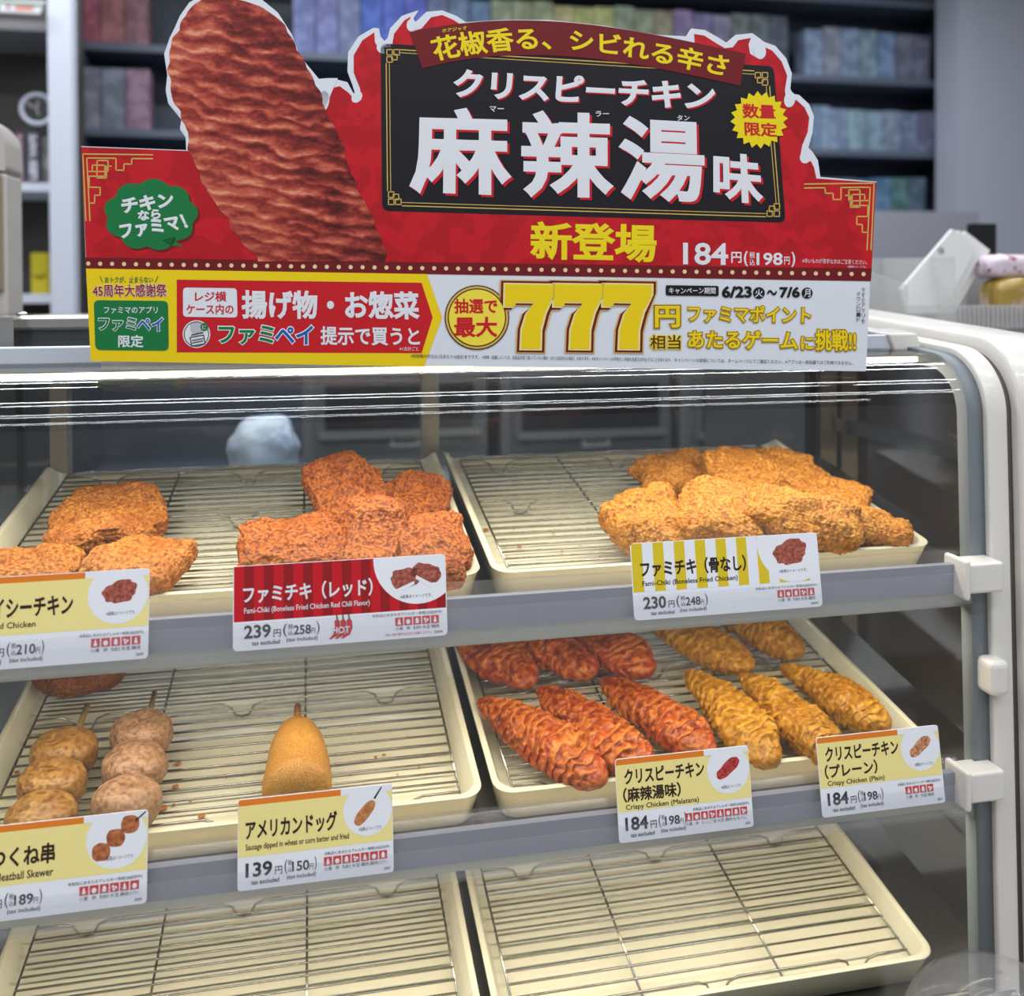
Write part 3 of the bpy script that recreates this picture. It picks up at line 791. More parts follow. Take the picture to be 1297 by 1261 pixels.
spart(p, 'arrow_panel')
p = MB()
ST(p, 'おトクが、止まらない', box4(133, 350, 194, 358), LA[4], I_GREEN, .03); line(p, [(127, 350), (130, 357)], 1, LA[4], I_GREEN); line(p, [(200, 350), (197, 357)], 1, LA[4], I_GREEN)
ST(p, '45周年大感謝祭', [(117, 360), (211, 359), (212, 376), (118, 376)], LA[4], I_WHITE, .03, .05); ST(p, '45周年大感謝祭', [(117, 360), (211, 359), (212, 376), (118, 376)], LA[5], ink('maroon', 150, 20, 30), .035)
SP(p, rpoly([(119, 380), (213, 381), (214, 444), (121, 443)], 7), LA[4], I_GREEN)
ST(p, 'ファミマのアプリ', box4(132, 388, 200, 397), LA[5], I_WHITE, .02)
pay(125, 402, 207, 419, 5)
ST(p, '限定', box4(150, 424, 182, 440), LA[5], I_WHITE, .04)
spart(p, 'app_panel')
p = MB()
def gold(t, q, b, o1=.05, o2=.095, l=4):
    ST(p, t, q, LA[l], I_GOLD, b, o2); ST(p, t, q, LA[l+1], I_BROWN, b, o1); ST(p, t, q, LA[l+2], I_SUN, b)
SP(p, ellipse(604, 402, 41, 41), LA[4], I_BROWN); SP(p, ellipse(604, 402, 39.5, 39.5), LA[5], I_GOLD); SP(p, ellipse(604, 402, 37, 37), LA[6], I_BROWN); SP(p, ellipse(604, 402, 35.5, 35.5), LA[7], ink('bright_yellow', 244, 222, 70))
ST(p, '抽選で', box4(575, 378, 630, 397), LA[8], I_RED, .05); ST(p, '最大', box4(575, 401, 630, 427), LA[8], I_RED, .055)
for x in (640, 702, 764):
    q = [(x, 360), (x+61, 361), (x+58, 442), (x-2, 441)]
    sv = [(0, 0), (1, 0), (1, .18), (.83, .42), (.75, .68), (.75, 1), (.36, 1), (.37, .70), (.46, .46), (.60, .27), (.22, .27), (.22, .34), (0, .34)]
    def mp7(g):
        cx, cy = .52, .45; out = []
        for a, b in sv:
            a2 = a+g*(1 if a > cx else -1)*.09; b2 = b+g*(1 if b > .3 else -1)*.055
            if (a, b) in ((.60, .27), (.22, .27)): a2, b2 = a-g*.02, b+g*.05
            if (a, b) in ((.37, .70), (.46, .46)): a2, b2 = a-g*.09, b
            u0 = q[0][0]+(q[1][0]-q[0][0])*a2-2*b2; out.append((u0, 360+81*b2+a2*1))
        return out
    SP(p, mp7(1.3), LA[5], I_GOLD); SP(p, mp7(1.0), LA[6], I_DRED); SP(p, mp7(.45), LA[7], ink('pale_gold', 240, 224, 150)); SP(p, mp7(0), LA[8], I_SUN)
gold('円', box4(829, 387, 861, 415), .06); ST(p, '相当', box4(823, 424, 862, 442), LA[5], I_SUN, .03, .09); ST(p, '相当', box4(823, 424, 862, 442), LA[6], I_BROWN, .03)
gold('ファミマポイント', [(871, 386), (1027, 388), (1026, 410), (871, 408)], .05)
gold('あたるゲーム', [(871, 418), (1010, 419), (1010, 443), (871, 441)], .055); gold('に', box4(1014, 426, 1030, 443), .05); gold('挑戦!!', [(1032, 417), (1084, 418), (1084, 445), (1032, 444)], .055)
SP(p, rpoly([(843, 361), (910, 362), (910, 375), (843, 374)], 2.5), LA[4], I_BLACK); ST(p, 'キャンペーン期間', box4(847, 364, 906, 372), LA[5], I_WHITE, .02)
ST(p, '6/23', box4(914, 362, 952, 377), LA[4], I_BLACK, .04); SP(p, ellipse(961, 371, 7.5, 7.5, 20), LA[4], I_BLACK); ST(p, '火', box4(956, 366, 966, 376), LA[5], I_WHITE, .02)
ST(p, '〜', box4(971, 367, 984, 374), LA[4], I_BLACK, .05); ST(p, '7/6', box4(987, 363, 1013, 377), LA[4], I_BLACK, .04); SP(p, ellipse(1022, 371, 7, 7, 20), LA[4], I_BLACK); ST(p, '月', box4(1018, 366, 1026, 376), LA[5], I_WHITE, .02)
for col, x in (('今すぐアプリを', 1093), ('ダウンロード', 1087)):
    for k, ch in enumerate(col): ST(p, ch, box4(x-2.4, 364+6.6*k+(5 if x < 1090 else 0), x+2.4, 369.5+6.6*k+(5 if x < 1090 else 0)), LA[4], I_GREY)
ST(p, '※挑戦権の付与は1日あたり10会計までです。', [(520, 448), (607, 449.5), (607, 454.5), (520, 453)], LA[4], I_GREY)
ST(p, '※地域・店舗によっては、本商品を取り扱っていない場合（または品切れの場合）があります。※本キャンペーンは予告なく内容を変更又は中止することがあります。', [(611, 449.5), (850, 453), (850, 458), (611, 454.5)], LA[4], I_GREY)
ST(p, 'キャンペーンの詳細については、ホームページにてご確認ください。※アプリは一部店舗ではご利用できません。', [(854, 453), (1080, 457), (1080, 462), (854, 458)], LA[4], I_GREY)
spart(p, 'campaign_lettering')
# clear stand that carries the board on the glass
p = MB(); o1 = Vector(tuple(-SNRM*.0035)); a = Vector(S(126, 430)); b = Vector(S(1080, 443))
pts = [a+o1, b+o1, Vector((b.x, b.y-.001, .1365))+o1, Vector((a.x, a.y, .1425))+o1]
p.prism([tuple(q) for q in pts], tuple(-SNRM*.002), ACRYL); spart(p, 'clear_stand')

# ------------------------------------------------------------------ fried food
def food_mat(name, c_lo, c_hi, c_spot, sc=260, rough=.58, bump=(470, .9, .0016), spec=.28, crumb=True, coat=.0):
    m = bpy.data.materials.new(name); m.use_nodes = True; nt = m.node_tree; b = nt.nodes['Principled BSDF']
    b.inputs['Roughness'].default_value = rough; b.inputs['Specular IOR Level'].default_value = spec; b.inputs['Coat Weight'].default_value = coat
    b.inputs['Coat Roughness'].default_value = .3
    tc = nt.nodes.new('ShaderNodeTexCoord')
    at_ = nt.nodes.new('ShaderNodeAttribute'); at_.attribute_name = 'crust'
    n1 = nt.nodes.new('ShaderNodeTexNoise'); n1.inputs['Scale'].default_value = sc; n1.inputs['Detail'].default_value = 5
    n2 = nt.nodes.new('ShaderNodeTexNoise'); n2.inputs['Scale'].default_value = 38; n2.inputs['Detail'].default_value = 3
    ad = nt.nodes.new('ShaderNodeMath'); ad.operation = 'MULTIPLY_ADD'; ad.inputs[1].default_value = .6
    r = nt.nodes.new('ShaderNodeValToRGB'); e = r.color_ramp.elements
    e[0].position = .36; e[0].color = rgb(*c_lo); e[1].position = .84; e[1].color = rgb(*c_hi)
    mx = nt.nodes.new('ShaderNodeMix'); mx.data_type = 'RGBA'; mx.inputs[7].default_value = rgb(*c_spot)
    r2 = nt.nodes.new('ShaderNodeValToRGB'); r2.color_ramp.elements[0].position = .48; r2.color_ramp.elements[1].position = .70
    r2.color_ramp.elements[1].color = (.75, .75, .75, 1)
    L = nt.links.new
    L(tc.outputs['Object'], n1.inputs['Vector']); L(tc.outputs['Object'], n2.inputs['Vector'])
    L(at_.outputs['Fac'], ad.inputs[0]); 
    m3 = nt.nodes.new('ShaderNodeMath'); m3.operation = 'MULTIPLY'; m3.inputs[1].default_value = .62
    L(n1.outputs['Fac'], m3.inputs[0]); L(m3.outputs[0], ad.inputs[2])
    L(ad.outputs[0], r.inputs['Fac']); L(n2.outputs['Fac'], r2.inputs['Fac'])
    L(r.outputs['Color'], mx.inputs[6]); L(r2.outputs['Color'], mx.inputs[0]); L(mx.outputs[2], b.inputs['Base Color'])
    bp = nt.nodes.new('ShaderNodeBump'); bp.inputs['Strength'].default_value = bump[1]; bp.inputs['Distance'].default_value = bump[2]
    if crumb:
        vo = nt.nodes.new('ShaderNodeTexVoronoi'); vo.inputs['Scale'].default_value = bump[0]; vo.feature = 'SMOOTH_F1'
        L(tc.outputs['Object'], vo.inputs['Vector']); bp.invert = True; L(vo.outputs['Distance'], bp.inputs['Height'])
        mr = nt.nodes.new('ShaderNodeMapRange'); mr.inputs['From Min'].default_value = .10; mr.inputs['From Max'].default_value = .62
        mr.inputs['To Min'].default_value = .53; mr.inputs['To Max'].default_value = .06; L(vo.outputs['Distance'], mr.inputs['Value'])
        av = nt.nodes.new('ShaderNodeMath'); av.operation = 'MULTIPLY_ADD'; av.inputs[1].default_value = .28; L(n1.outputs['Fac'], av.inputs[0]); L(mr.outputs[0], av.inputs[2]); L(av.outputs[0], ad.inputs[2]); ad.inputs[1].default_value = .34
    else:
        n3 = nt.nodes.new('ShaderNodeTexNoise'); n3.inputs['Scale'].default_value = bump[0]; n3.inputs['Detail'].default_value = 3
        L(tc.outputs['Object'], n3.inputs['Vector']); L(n3.outputs['Fac'], bp.inputs['Height'])
    L(bp.outputs['Normal'], b.inputs['Normal'])
    return m
M_SPICY = food_mat('spicy_chicken_crust', (134, 70, 18), (206, 134, 58), (162, 88, 26), 300)
M_REDC = food_mat('red_chicken_crust', (112, 48, 10), (200, 112, 44), (138, 64, 16), 320)
M_GOLD = food_mat('golden_chicken_crust', (146, 82, 16), (214, 148, 56), (178, 106, 22), 300)
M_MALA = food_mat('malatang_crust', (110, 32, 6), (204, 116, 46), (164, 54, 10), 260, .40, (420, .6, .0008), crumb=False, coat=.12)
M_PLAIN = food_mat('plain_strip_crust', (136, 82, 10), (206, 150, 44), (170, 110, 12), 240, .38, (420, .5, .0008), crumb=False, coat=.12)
M_BALL = food_mat('meatball_skin', (98, 60, 22), (158, 116, 64), (128, 82, 34), 300, .40, (500, .35, .0006), crumb=False)
M_BALL2 = food_mat('pale_meatball_skin', (110, 76, 52), (166, 128, 98), (130, 94, 62), 300, .42, (500, .35, .0006), crumb=False)
M_DOG = food_mat('corn_dog_batter', (146, 98, 36), (188, 136, 64), (162, 110, 42), 420, .5, (1300, .45, .0006))
M_CROQ = food_mat('croquette_crumb', (96, 48, 14), (156, 90, 40), (112, 60, 20), 380, .5, (800, .8, .0014))
M_STICK = mat('bamboo_stick', (222, 184, 112), .55, vary=((202, 160, 88), 90, .4, .6))

_ICO = {}
def ico(sub):
    if sub not in _ICO:
        bm = bmesh.new(); bmesh.ops.create_icosphere(bm, subdivisions=sub, radius=1)
        v = np.array([q.co[:] for q in bm.verts]); f = [tuple(x.index for x in q.verts) for q in bm.faces]; bm.free()
        _ICO[sub] = (v, f)
    return _ICO[sub]
def sgnpow(a, e): return np.sign(a)*np.abs(a)**e
def nugget(name, sx, sy, sz, seed, m, sub=6, lump=.20, crumb=.0016, square=.58, bulge=.42):
    p, f = ico(sub)
    d = p.copy()
    V = np.stack([sgnpow(p[:, 0], square)*sx, sgnpow(p[:, 1], square)*sy, sgnpow(p[:, 2], .8)*sz], 1)
    ang = np.stack([p[:, 0]*1.7, p[:, 1]*1.7, np.full(len(p), seed*3.1)], 1)
    rad = 1+lump*fbm(ang, seed, 3); V[:, :2] *= rad[:, None]
    top = fbm(np.stack([V[:, 0]/.030, V[:, 1]/.030, np.full(len(p), seed*1.7)], 1), seed+5, 3)
    V[:, 2] += sz*bulge*top*(p[:, 2] > -.4)*np.clip(1-np.abs(p[:, :2]).max(1)*.4, .3, 1)
    V[:, 2] += .10*sz*np.clip((p[:, 0]**2+p[:, 1]**2), 0, 1)
    nrm = V/np.array([sx, sy, sz])**2; nrm /= np.linalg.norm(nrm, axis=1)[:, None]
    q = V/.0085; q2 = V/.0036; q3 = V/.0015
    mid = fbm(q, seed+9, 2); fine = 1-2*np.abs(noise(q2, seed+21)); fin2 = noise(q3, seed+33)
    V = V+nrm*(mid*crumb*.45+fine*crumb*.36+fin2*crumb*.62)[:, None]
    crust = .52+.16*mid+.20*fine+.58*fin2
    zmin = np.percentile(V[:, 2], 2); V[:, 2] = np.maximum(V[:, 2], zmin)-zmin
    return np_mesh(name, V, f, m, crust)
def strip(name, L, W, H, seed, m, ribs=13, amp=.0013, skew=1.3, bend=.004, taper=.55, ns=230, nt_=92):
    R = random.Random(seed)
    s = np.linspace(0, 1, ns)[:, None]; th = np.linspace(0, 2*pi, nt_, endpoint=False)[None, :]
    S_ = np.repeat(s, nt_, 1); TH = np.repeat(th, ns, 0)
    prof = np.clip(S_*(1-S_)*4, 0, 1)**.42*(taper+(1-taper)*np.clip(S_*1.5, 0, 1)**.8)
    P0 = np.stack([S_*L/.03, np.cos(TH)*.7, np.sin(TH)*.7+seed], -1).reshape(-1, 3)
    lump = fbm(P0, seed, 3).reshape(S_.shape)
    ph = S_*ribs+skew*np.cos(TH)*.9+.55*np.sin(TH*1+seed)*.5+.75*lump+.25*noise(P0*3.1, seed+3).reshape(S_.shape)
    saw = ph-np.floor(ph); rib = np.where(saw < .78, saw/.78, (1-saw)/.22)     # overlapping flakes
    patch = np.clip(.55+.9*noise(P0*.9, seed+8).reshape(S_.shape), .12, 1.1)
    x = S_*L-L/2; ry = W/2*prof*(1+.13*lump); rz = H/2*prof*(1+.16*lump)
    y = sgnpow(np.cos(TH), .9)*ry; z = sgnpow(np.sin(TH), .9)*rz
    V = np.stack([x, y, z], -1).reshape(-1, 3)
    n = np.stack([np.zeros_like(x), np.cos(TH), np.sin(TH)], -1).reshape(-1, 3)
    fine = noise(V/.0034, seed+11); fin2 = noise(V/.0017, seed+13); mid = noise(V/.009, seed+15)
    e = (np.clip(S_*(1-S_)*9, 0, 1)).reshape(-1)
    h = amp*(rib*patch*1.5).reshape(-1)*e+(.0011*mid+.0012*fine+.0007*fin2)*(.4+.6*e)
    V = V+n*h[:, None]; V[:, 0] += (rib.reshape(-1)-.5)*.0014*e
    V[:, 1] += bend*np.sin((V[:, 0]/L+.5)*pi); V[:, 2] += .0
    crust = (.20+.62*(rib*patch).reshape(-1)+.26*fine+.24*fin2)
    F = []
    for i in range(ns-1):
        for k in range(nt_):
            k2 = (k+1) % nt_; F.append((i*nt_+k, i*nt_+k2, (i+1)*nt_+k2, (i+1)*nt_+k))
    F.append(tuple(range(nt_))[::-1]); F.append(tuple((ns-1)*nt_+k for k in range(nt_)))
    zmin = np.percentile(V[:, 2], 3); V[:, 2] = np.maximum(V[:, 2], zmin)-zmin
    return np_mesh(name, V, F, m, crust)

FOOD_H = RH+WR                              # top of the rack wires, below the rim
def on_rack(j, x, t, h=0.0, yaw=0, tx=0, ty=0):
    return shelf_m(j) @ Matrix.Translation((x, t, FOOD_H+h)) @ Matrix.Rotation(radians(yaw), 4, 'Z') @ Matrix.Rotation(radians(tx), 4, 'X') @ Matrix.Rotation(radians(ty), 4, 'Y')

# flat fried chicken pieces: name, label, material, shelf, photo centre, half sizes, yaw, lift, tilts
NG = [
 ('spicy_fried_chicken', 'craggy orange chicken piece lying alone farthest back on the left of the top shelf', M_SPICY, 'spicy chicken pieces', 0, (136, 655), (.037, .042, .0115), 12, 0, 4, 0, 3),
 ('spicy_fried_chicken', 'orange chicken piece cut by the left edge, behind the spicy chicken price card', M_SPICY, 'spicy chicken pieces', 0, (34, 724), (.031, .026, .0105), 6, 0, 0, 0, 11),
 ('spicy_fried_chicken', 'rounded pale orange chicken piece just behind the spicy chicken price card', M_SPICY, 'spicy chicken pieces', 0, (176, 720), (.031, .034, .0115), -18, 0, 4, 0, 6),
 ('red_fried_chicken', 'red-brown chicken piece propped up at the back of the red pile', M_REDC, 'red fried chicken', 0, (441, 622), (.029, .038, .0105), 20, .008, 30, -12, 14),
 ('red_fried_chicken', 'red-brown chicken piece lying at the back right corner of the red pile', M_REDC, 'red fried chicken', 0, (524, 630), (.027, .033, .0105), -24, .001, 10, 6, 22),
 ('red_fried_chicken', 'broad red-brown chicken piece at the left front of the red pile', M_REDC, 'red fried chicken', 0, (378, 692), (.037, .031, .0115), 10, .002, 10, -4, 31),
 ('red_fried_chicken', 'narrow red-brown chicken piece leaning upright in the middle of the red pile', M_REDC, 'red fried chicken', 0, (471, 682), (.022, .036, .0115), -14, .010, 26, 8, 43),
 ('red_fried_chicken', 'red-brown chicken piece at the right front of the red pile, beside the tray wall', M_REDC, 'red fried chicken', 0, (545, 694), (.027, .033, .0115), 8, .003, 14, 4, 52),
 ('golden_fried_chicken', 'golden chicken piece at the back left of the golden pile', M_GOLD, 'golden fried chicken', 0, (858, 600), (.039, .028, .012), 6, .002, 12, -6, 61),
 ('golden_fried_chicken', 'golden chicken piece with a knob, topmost at the back of the golden pile', M_GOLD, 'golden fried chicken', 0, (934, 598), (.030, .030, .0115), -20, .014, 20, 4, 67),
 ('golden_fried_chicken', 'darker golden chicken piece at the back right of the golden pile', M_GOLD, 'golden fried chicken', 0, (990, 600), (.036, .030, .0115), -38, .008, 12, 8, 71),
 ('golden_fried_chicken', 'big crumbly golden chicken piece at the left front of the golden pile', M_GOLD, 'golden fried chicken', 0, (826, 662), (.034, .033, .0135), 22, .004, 16, -8, 80),
 ('golden_fried_chicken', 'crumbly golden chicken piece second from the left at the front of the golden pile', M_GOLD, 'golden fried chicken', 0, (908, 650), (.031, .034, .0125), -22, .013, 16, 12, 92),
 ('golden_fried_chicken', 'large smooth golden chicken piece overhanging at the centre right of the golden pile', M_GOLD, 'golden fried chicken', 0, (1010, 654), (.043, .028, .013), -34, .012, 12, 10, 97),
 ('golden_fried_chicken', 'small end of a golden chicken piece tucked against the right tray wall', M_GOLD, 'golden fried chicken', 0, (1060, 630), (.026, .028, .010), -40, .004, 8, 6, 103),
 ('golden_fried_chicken', 'flat golden chicken piece lowest at the right front corner of the golden pile', M_GOLD, 'golden fried chicken', 0, (1094, 668), (.036, .020, .011), -30, .000, 2, 2, 109),
]
for (nm, lb, m, grp, j, (px, py), (sx, sy, sz), yaw, lift, tx, ty, seed) in NG:
    x, t = tp(px, py, j, .004+lift)
    o = nugget(nm, sx, sy, sz, seed, m)
    o.matrix_world = on_rack(j, x, t, lift, yaw, tx, ty); tag(o, lb, 'fried chicken', grp)

# rippled chicken strips: photo positions of both ends
ST_ = [
 ('red_chicken_strip', 'red rippled chicken strip in the back row, nearest the tray divide', M_MALA, (566, 782), (672, 872), .050, 5, .6),
 ('red_chicken_strip', 'red rippled chicken strip in the middle of the back row', M_MALA, (640, 782), (752, 858), .048, 12, .8),
 ('red_chicken_strip', 'red rippled chicken strip in the back row, beside the yellow strips', M_MALA, (712, 780), (822, 858), .048, 17, .2),
 ('red_chicken_strip', 'large red rippled chicken strip at the left front corner of its tray', M_MALA, (607, 888), (764, 994), .047, 23, .5),
 ('red_chicken_strip', 'red rippled chicken strip in the front row, second from the tray divide', M_MALA, (682, 876), (822, 984), .043, 29, 1.0),
 ('red_chicken_strip', 'red rippled chicken strip in the front row, touching the yellow strips', M_MALA, (762, 862), (902, 960), .046, 37, .7),
 ('yellow_chicken_strip', 'yellow rippled chicken strip behind, partly under the upper rail', M_PLAIN, (806, 776), (952, 850), .044, 41, .9),
 ('yellow_chicken_strip', 'yellow rippled chicken strip farthest back at the right', M_PLAIN, (896, 768), (1016, 830), .044, 47, .8),
 ('yellow_chicken_strip', 'yellow rippled chicken strip in the front row, beside the red strips', M_PLAIN, (871, 850), (980, 972), .045, 53, .8),
 ('yellow_chicken_strip', 'yellow chicken strip in the middle of the front row, with a smooth back', M_PLAIN, (938, 856), (1066, 970), .045, 59, .3),
 ('yellow_chicken_strip', 'slim yellow rippled chicken strip nearest the right tray wall', M_PLAIN, (988, 846), (1126, 926), .038, 67, .9),
]
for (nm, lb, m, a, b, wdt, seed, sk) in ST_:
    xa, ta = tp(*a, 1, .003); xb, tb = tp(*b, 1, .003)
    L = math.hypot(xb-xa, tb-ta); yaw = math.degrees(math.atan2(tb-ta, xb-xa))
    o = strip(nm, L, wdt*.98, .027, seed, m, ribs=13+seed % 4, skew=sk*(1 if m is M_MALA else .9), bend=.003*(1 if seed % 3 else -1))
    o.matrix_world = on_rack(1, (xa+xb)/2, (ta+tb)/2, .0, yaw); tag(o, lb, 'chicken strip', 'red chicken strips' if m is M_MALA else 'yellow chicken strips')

# skewers, corn dog, croquette
def stick(name, root, p, q, r=.0022):
    o = MB().tube([p, q], [r, r*.95], M_STICK, 10).build(name, root); return o
def skewer(lb, top, balls, m, seed):
    xs, ts = tp(*top, 1, .008); cs = [tp(*b, 1, .010) for b in balls]
    root = thing('meatball_skewer', lb, 'skewer', (0, 0, 0), 'meatball skewers'); c = cs[1]
    root.matrix_world = on_rack(1, c[0], c[1])
    for k, (x, t) in enumerate(cs):
        o = nugget('meatball', .0215, .0190, .0160, seed+k, m, 5, .035, .0007, .95, .10); o.parent = root
        o.location = (x-c[0], t-c[1], 0); o.rotation_euler = (0, 0, radians(-12))
    d = Vector((cs[0][0]-cs[2][0], cs[0][1]-cs[2][1], 0)).normalized(); a = Vector((cs[2][0]-c[0], cs[2][1]-c[1], .0155))-d*.022
    stick('bamboo_stick', root, a, Vector((xs-c[0], ts-c[1], .0165)))
skewer('browner meatball skewer at the far left of the middle shelf', (111, 894), ((82, 952), (66, 992), (52, 1038)), M_BALL, 3)
skewer('paler meatball skewer, second from the left on the middle shelf', (196, 878), ((180, 928), (171, 970), (160, 1018)), M_BALL2, 23)
def corn_dog():
    xa, ta = tp(377, 915, 1, .014); xb, tb = xa+.001, -.0085
    L = math.hypot(xb-xa, tb-ta); yaw = math.degrees(math.atan2(tb-ta, xb-xa))
    root = thing('corn_dog', 'smooth tan corn dog on a stick lying on the left middle tray', 'corn dog')
    root.matrix_world = on_rack(1, (xa+xb)/2, (ta+tb)/2, 0, yaw)
    ns, nt_ = 140, 96; s = np.linspace(0, 1, ns)[:, None]; th = np.linspace(0, 2*pi, nt_, endpoint=False)[None, :]
    S_ = np.repeat(s, nt_, 1); TH = np.repeat(th, ns, 0)
    r = .0225*np.interp(S_, [0, .012, .05, .13, .20, .28, .38, .48, .58, .68, .78, .82]+[.82+.18*sin(radians(a)) for a in range(6, 91, 6)], [.06, .17, .36, .56, .68, .78, .865, .92, .96, .985, 1, 1]+[max(.03, cos(radians(a))) for a in range(6, 91, 6)])
    V = np.stack([S_*L-L/2, np.cos(TH)*r, np.sin(TH)*r], -1).reshape(-1, 3); n = np.stack([0*TH, np.cos(TH), np.sin(TH)], -1).reshape(-1, 3)
    a, b = noise(V/.012, 4), noise(V/.0016, 6); V = V+n*(.0005*a+.00016*b)[:, None]; V[:, 2] += .0225
    F = [(i*nt_+k, i*nt_+(k+1) % nt_, (i+1)*nt_+(k+1) % nt_, (i+1)*nt_+k) for i in range(ns-1) for k in range(nt_)]
    F += [tuple(range(nt_))[::-1], tuple((ns-1)*nt_+k for k in range(nt_))]
    o = np_mesh('batter', V, F, M_DOG, .5+.2*a+.3*b); o.parent = root
    MB().tube([(-L/2-.020, 0, .0225), (-L/2+.01, 0, .0225)], [.0026, .0030], mat('browned_stick', (158, 104, 46), .5), 10).build('stick', root)
corn_dog()
x, t = tp(104, 846, 1, .008)
o = nugget('croquette', .036, .028, .0135, 77, M_CROQ, 6, .05, .0012, .9); o.matrix_world = on_rack(1, x, t, 0, 8)
tag(o, 'brown breaded croquette mostly hidden under the upper rail at left', 'croquette')

# crumbs left on the trays
M_CRUMB = mat('crumb', (172, 104, 40), .6)
def crumbs(lb, spots, j):
    R = random.Random(j+len(spots)); mb = MB()
    for px, py, r in spots:
        x, t = tp(px, py, j, -.018); c = shelf_m(j) @ Vector((x, t, -.0195))
        v, f = ico(1); mb.add([(c.x+p[0]*r*(.7+R.random()*.6), c.y+p[1]*r*(.7+R.random()*.5), c.z+p[2]*r*.45) for p in v], f, M_CRUMB)
    tag(mb.build('fried_crumbs'), lb, 'crumbs', None, 'stuff')
mm = .001
crumbs('orange crumbs scattered on the tray left of the golden chicken pile', [(615, 668, 2.6*mm), (658, 690, 2*mm), (688, 685, 1.5*mm), (712, 696, 1.8*mm), (706, 717, 2*mm), (749, 715, 1.8*mm), (760, 702, 1.2*mm), (701, 673, 1.3*mm), (640, 690, 1.1*mm), (651, 668, 1*mm), (753, 674, 1.2*mm), (642, 702, .9*mm), (735, 688, .9*mm)], 0)
crumbs('brown crumbs scattered on the tray right of the meatball skewers', [(225, 964, 2.4*mm), (222, 993, 2.4*mm), (207, 1020, 3*mm), (255, 1031, 2.6*mm), (241, 1012, 1.3*mm), (220, 1016, 1.3*mm), (287, 982, 1*mm), (308, 978, 1.1*mm), (21, 975, 2*mm), (476, 956, 1.6*mm), (486, 953, 1.6*mm), (461, 951, .9*mm), (530, 969, 1.1*mm), (503, 978, 1.1*mm), (545, 1005, 1.3*mm), (444, 979, .8*mm), (366, 867, 1.6*mm), (516, 929, .8*mm), (541, 964, .7*mm), (479, 937, .8*mm)], 1)

# ------------------------------------------------------------------ counters around the case
o = MB().box(-1.3, 1.25, -.30, .75, -1.25, -.471, mat('counter_laminate', (205, 198, 186), .4)).build('counter')
tag(o, 'pale service counter that carries the display case', 'counter')
o = MB().box(-1.6, 1.9, 1.02, 1.75, -1.25, -.24, STEEL).build('kitchen_counter')
tag(o, 'steel kitchen counter behind the display case, under the microwave ovens', 'counter')
MW_BODY = mat('microwave_grey', (128, 128, 130), .35, .3); MW_GLASS = mat('microwave_window', (34, 33, 36), .12, 0, .6); MW_TRIM = mat('microwave_trim', (160, 160, 160), .3, .6)
def microwave(lb, px0, px1, Y=1.15):
    a, b = at(px0, 540, Y), at(px1, 540, Y); x0, x1 = a[0], b[0]; z0, z1 = -.24, .075
    root = thing('microwave_oven', lb, 'microwave oven', ((x0+x1)/2, Y+.2, z0), 'microwave ovens'); off = Matrix.Translation(-root.location)
    def mp_(mb, n, par=None):
        q = mb.build(n, None); q.parent = par or root; q.matrix_parent_inverse = off if par is None else Matrix.Identity(4); return q
    bevel(mp_(MB().box(x0+.006, x1-.006, Y, Y+.40, z0, z1, MW_BODY), 'body'), .006)
    zt, zb_ = at(px0, 488, Y)[2], at(px0, 553, Y)[2]; wd = x1-x0
    d = mp_(MB().box(x0+.08*wd, x0+.97*wd, Y-.012, Y, z0+.02, zt+.02, mat('microwave_door', (112, 114, 118), .3, .3)), 'door')
    mp_(MB().box(x0+.13*wd, x0+.90*wd, Y-.015, Y-.012, zb_+.012, zt, MW_GLASS), 'window', d)
    mp_(MB().box(x0+.10*wd, x0+.93*wd, Y-.026, Y-.012, zb_-.004, zb_+.008, MW_TRIM), 'handle', d)
    zl = at(px0, 560, Y)[2]
    m = MB().box(x0+.46*wd, x0+.62*wd, Y-.0145, Y-.012, zl-.013, zl+.011, mat('badge_silver', (186, 186, 186), .4))
    lettering(m, 'Panasonic', [(x0+.485*wd, zl+.004), (x0+.595*wd, zl+.004), (x0+.595*wd, zl-.007), (x0+.485*wd, zl-.007)], lambda u, v, l: (u, Y-.0146-l, v), 0, I_BLACK, .02)
    mp_(m, 'badge', d)
microwave('grey microwave oven left of the rear centre post, behind the plastic bag', 379, 622)
microwave('grey microwave oven in the middle of the kitchen counter', 630, 853)
microwave('grey microwave oven behind the golden chicken pile', 858, 1075)
def plastic_bag():
    Y = .62; a, b = at(290, 570, Y), at(378, 570, Y); zt, zb_ = at(334, 527, Y)[2], at(334, 640, Y)[2]
    v, f = ico(5); V = np.stack([sgnpow(v[:, 0], .7)*(b[0]-a[0])/2, sgnpow(v[:, 1], .8)*.05, sgnpow(v[:, 2], .6)*(zt-zb_)/2], 1)
    V += (fbm(V/.03, 3, 3)*.0035)[:, None]*v; V[:, 0] *= 1-.06*np.cos(V[:, 2]*150)
    o = np_mesh('plastic_bag', V, f, mat('cloudy_plastic', (206, 216, 228), .3, 0, .5, vary=((168, 188, 212), 14, .42, .6)))
    o.location = ((a[0]+b[0])/2, Y, (zt+zb_)/2); tag(o, 'full cloudy white plastic bag standing behind the case at left', 'bag')
    k = MB().box((a[0]+b[0])/2-.06, (a[0]+b[0])/2+.30, Y-.09, Y+.09, -.471, zb_+.004, STEEL_DK).build('steel_stand'); tag(k, 'low steel stand under the plastic bag behind the case', 'stand')
plastic_bag()
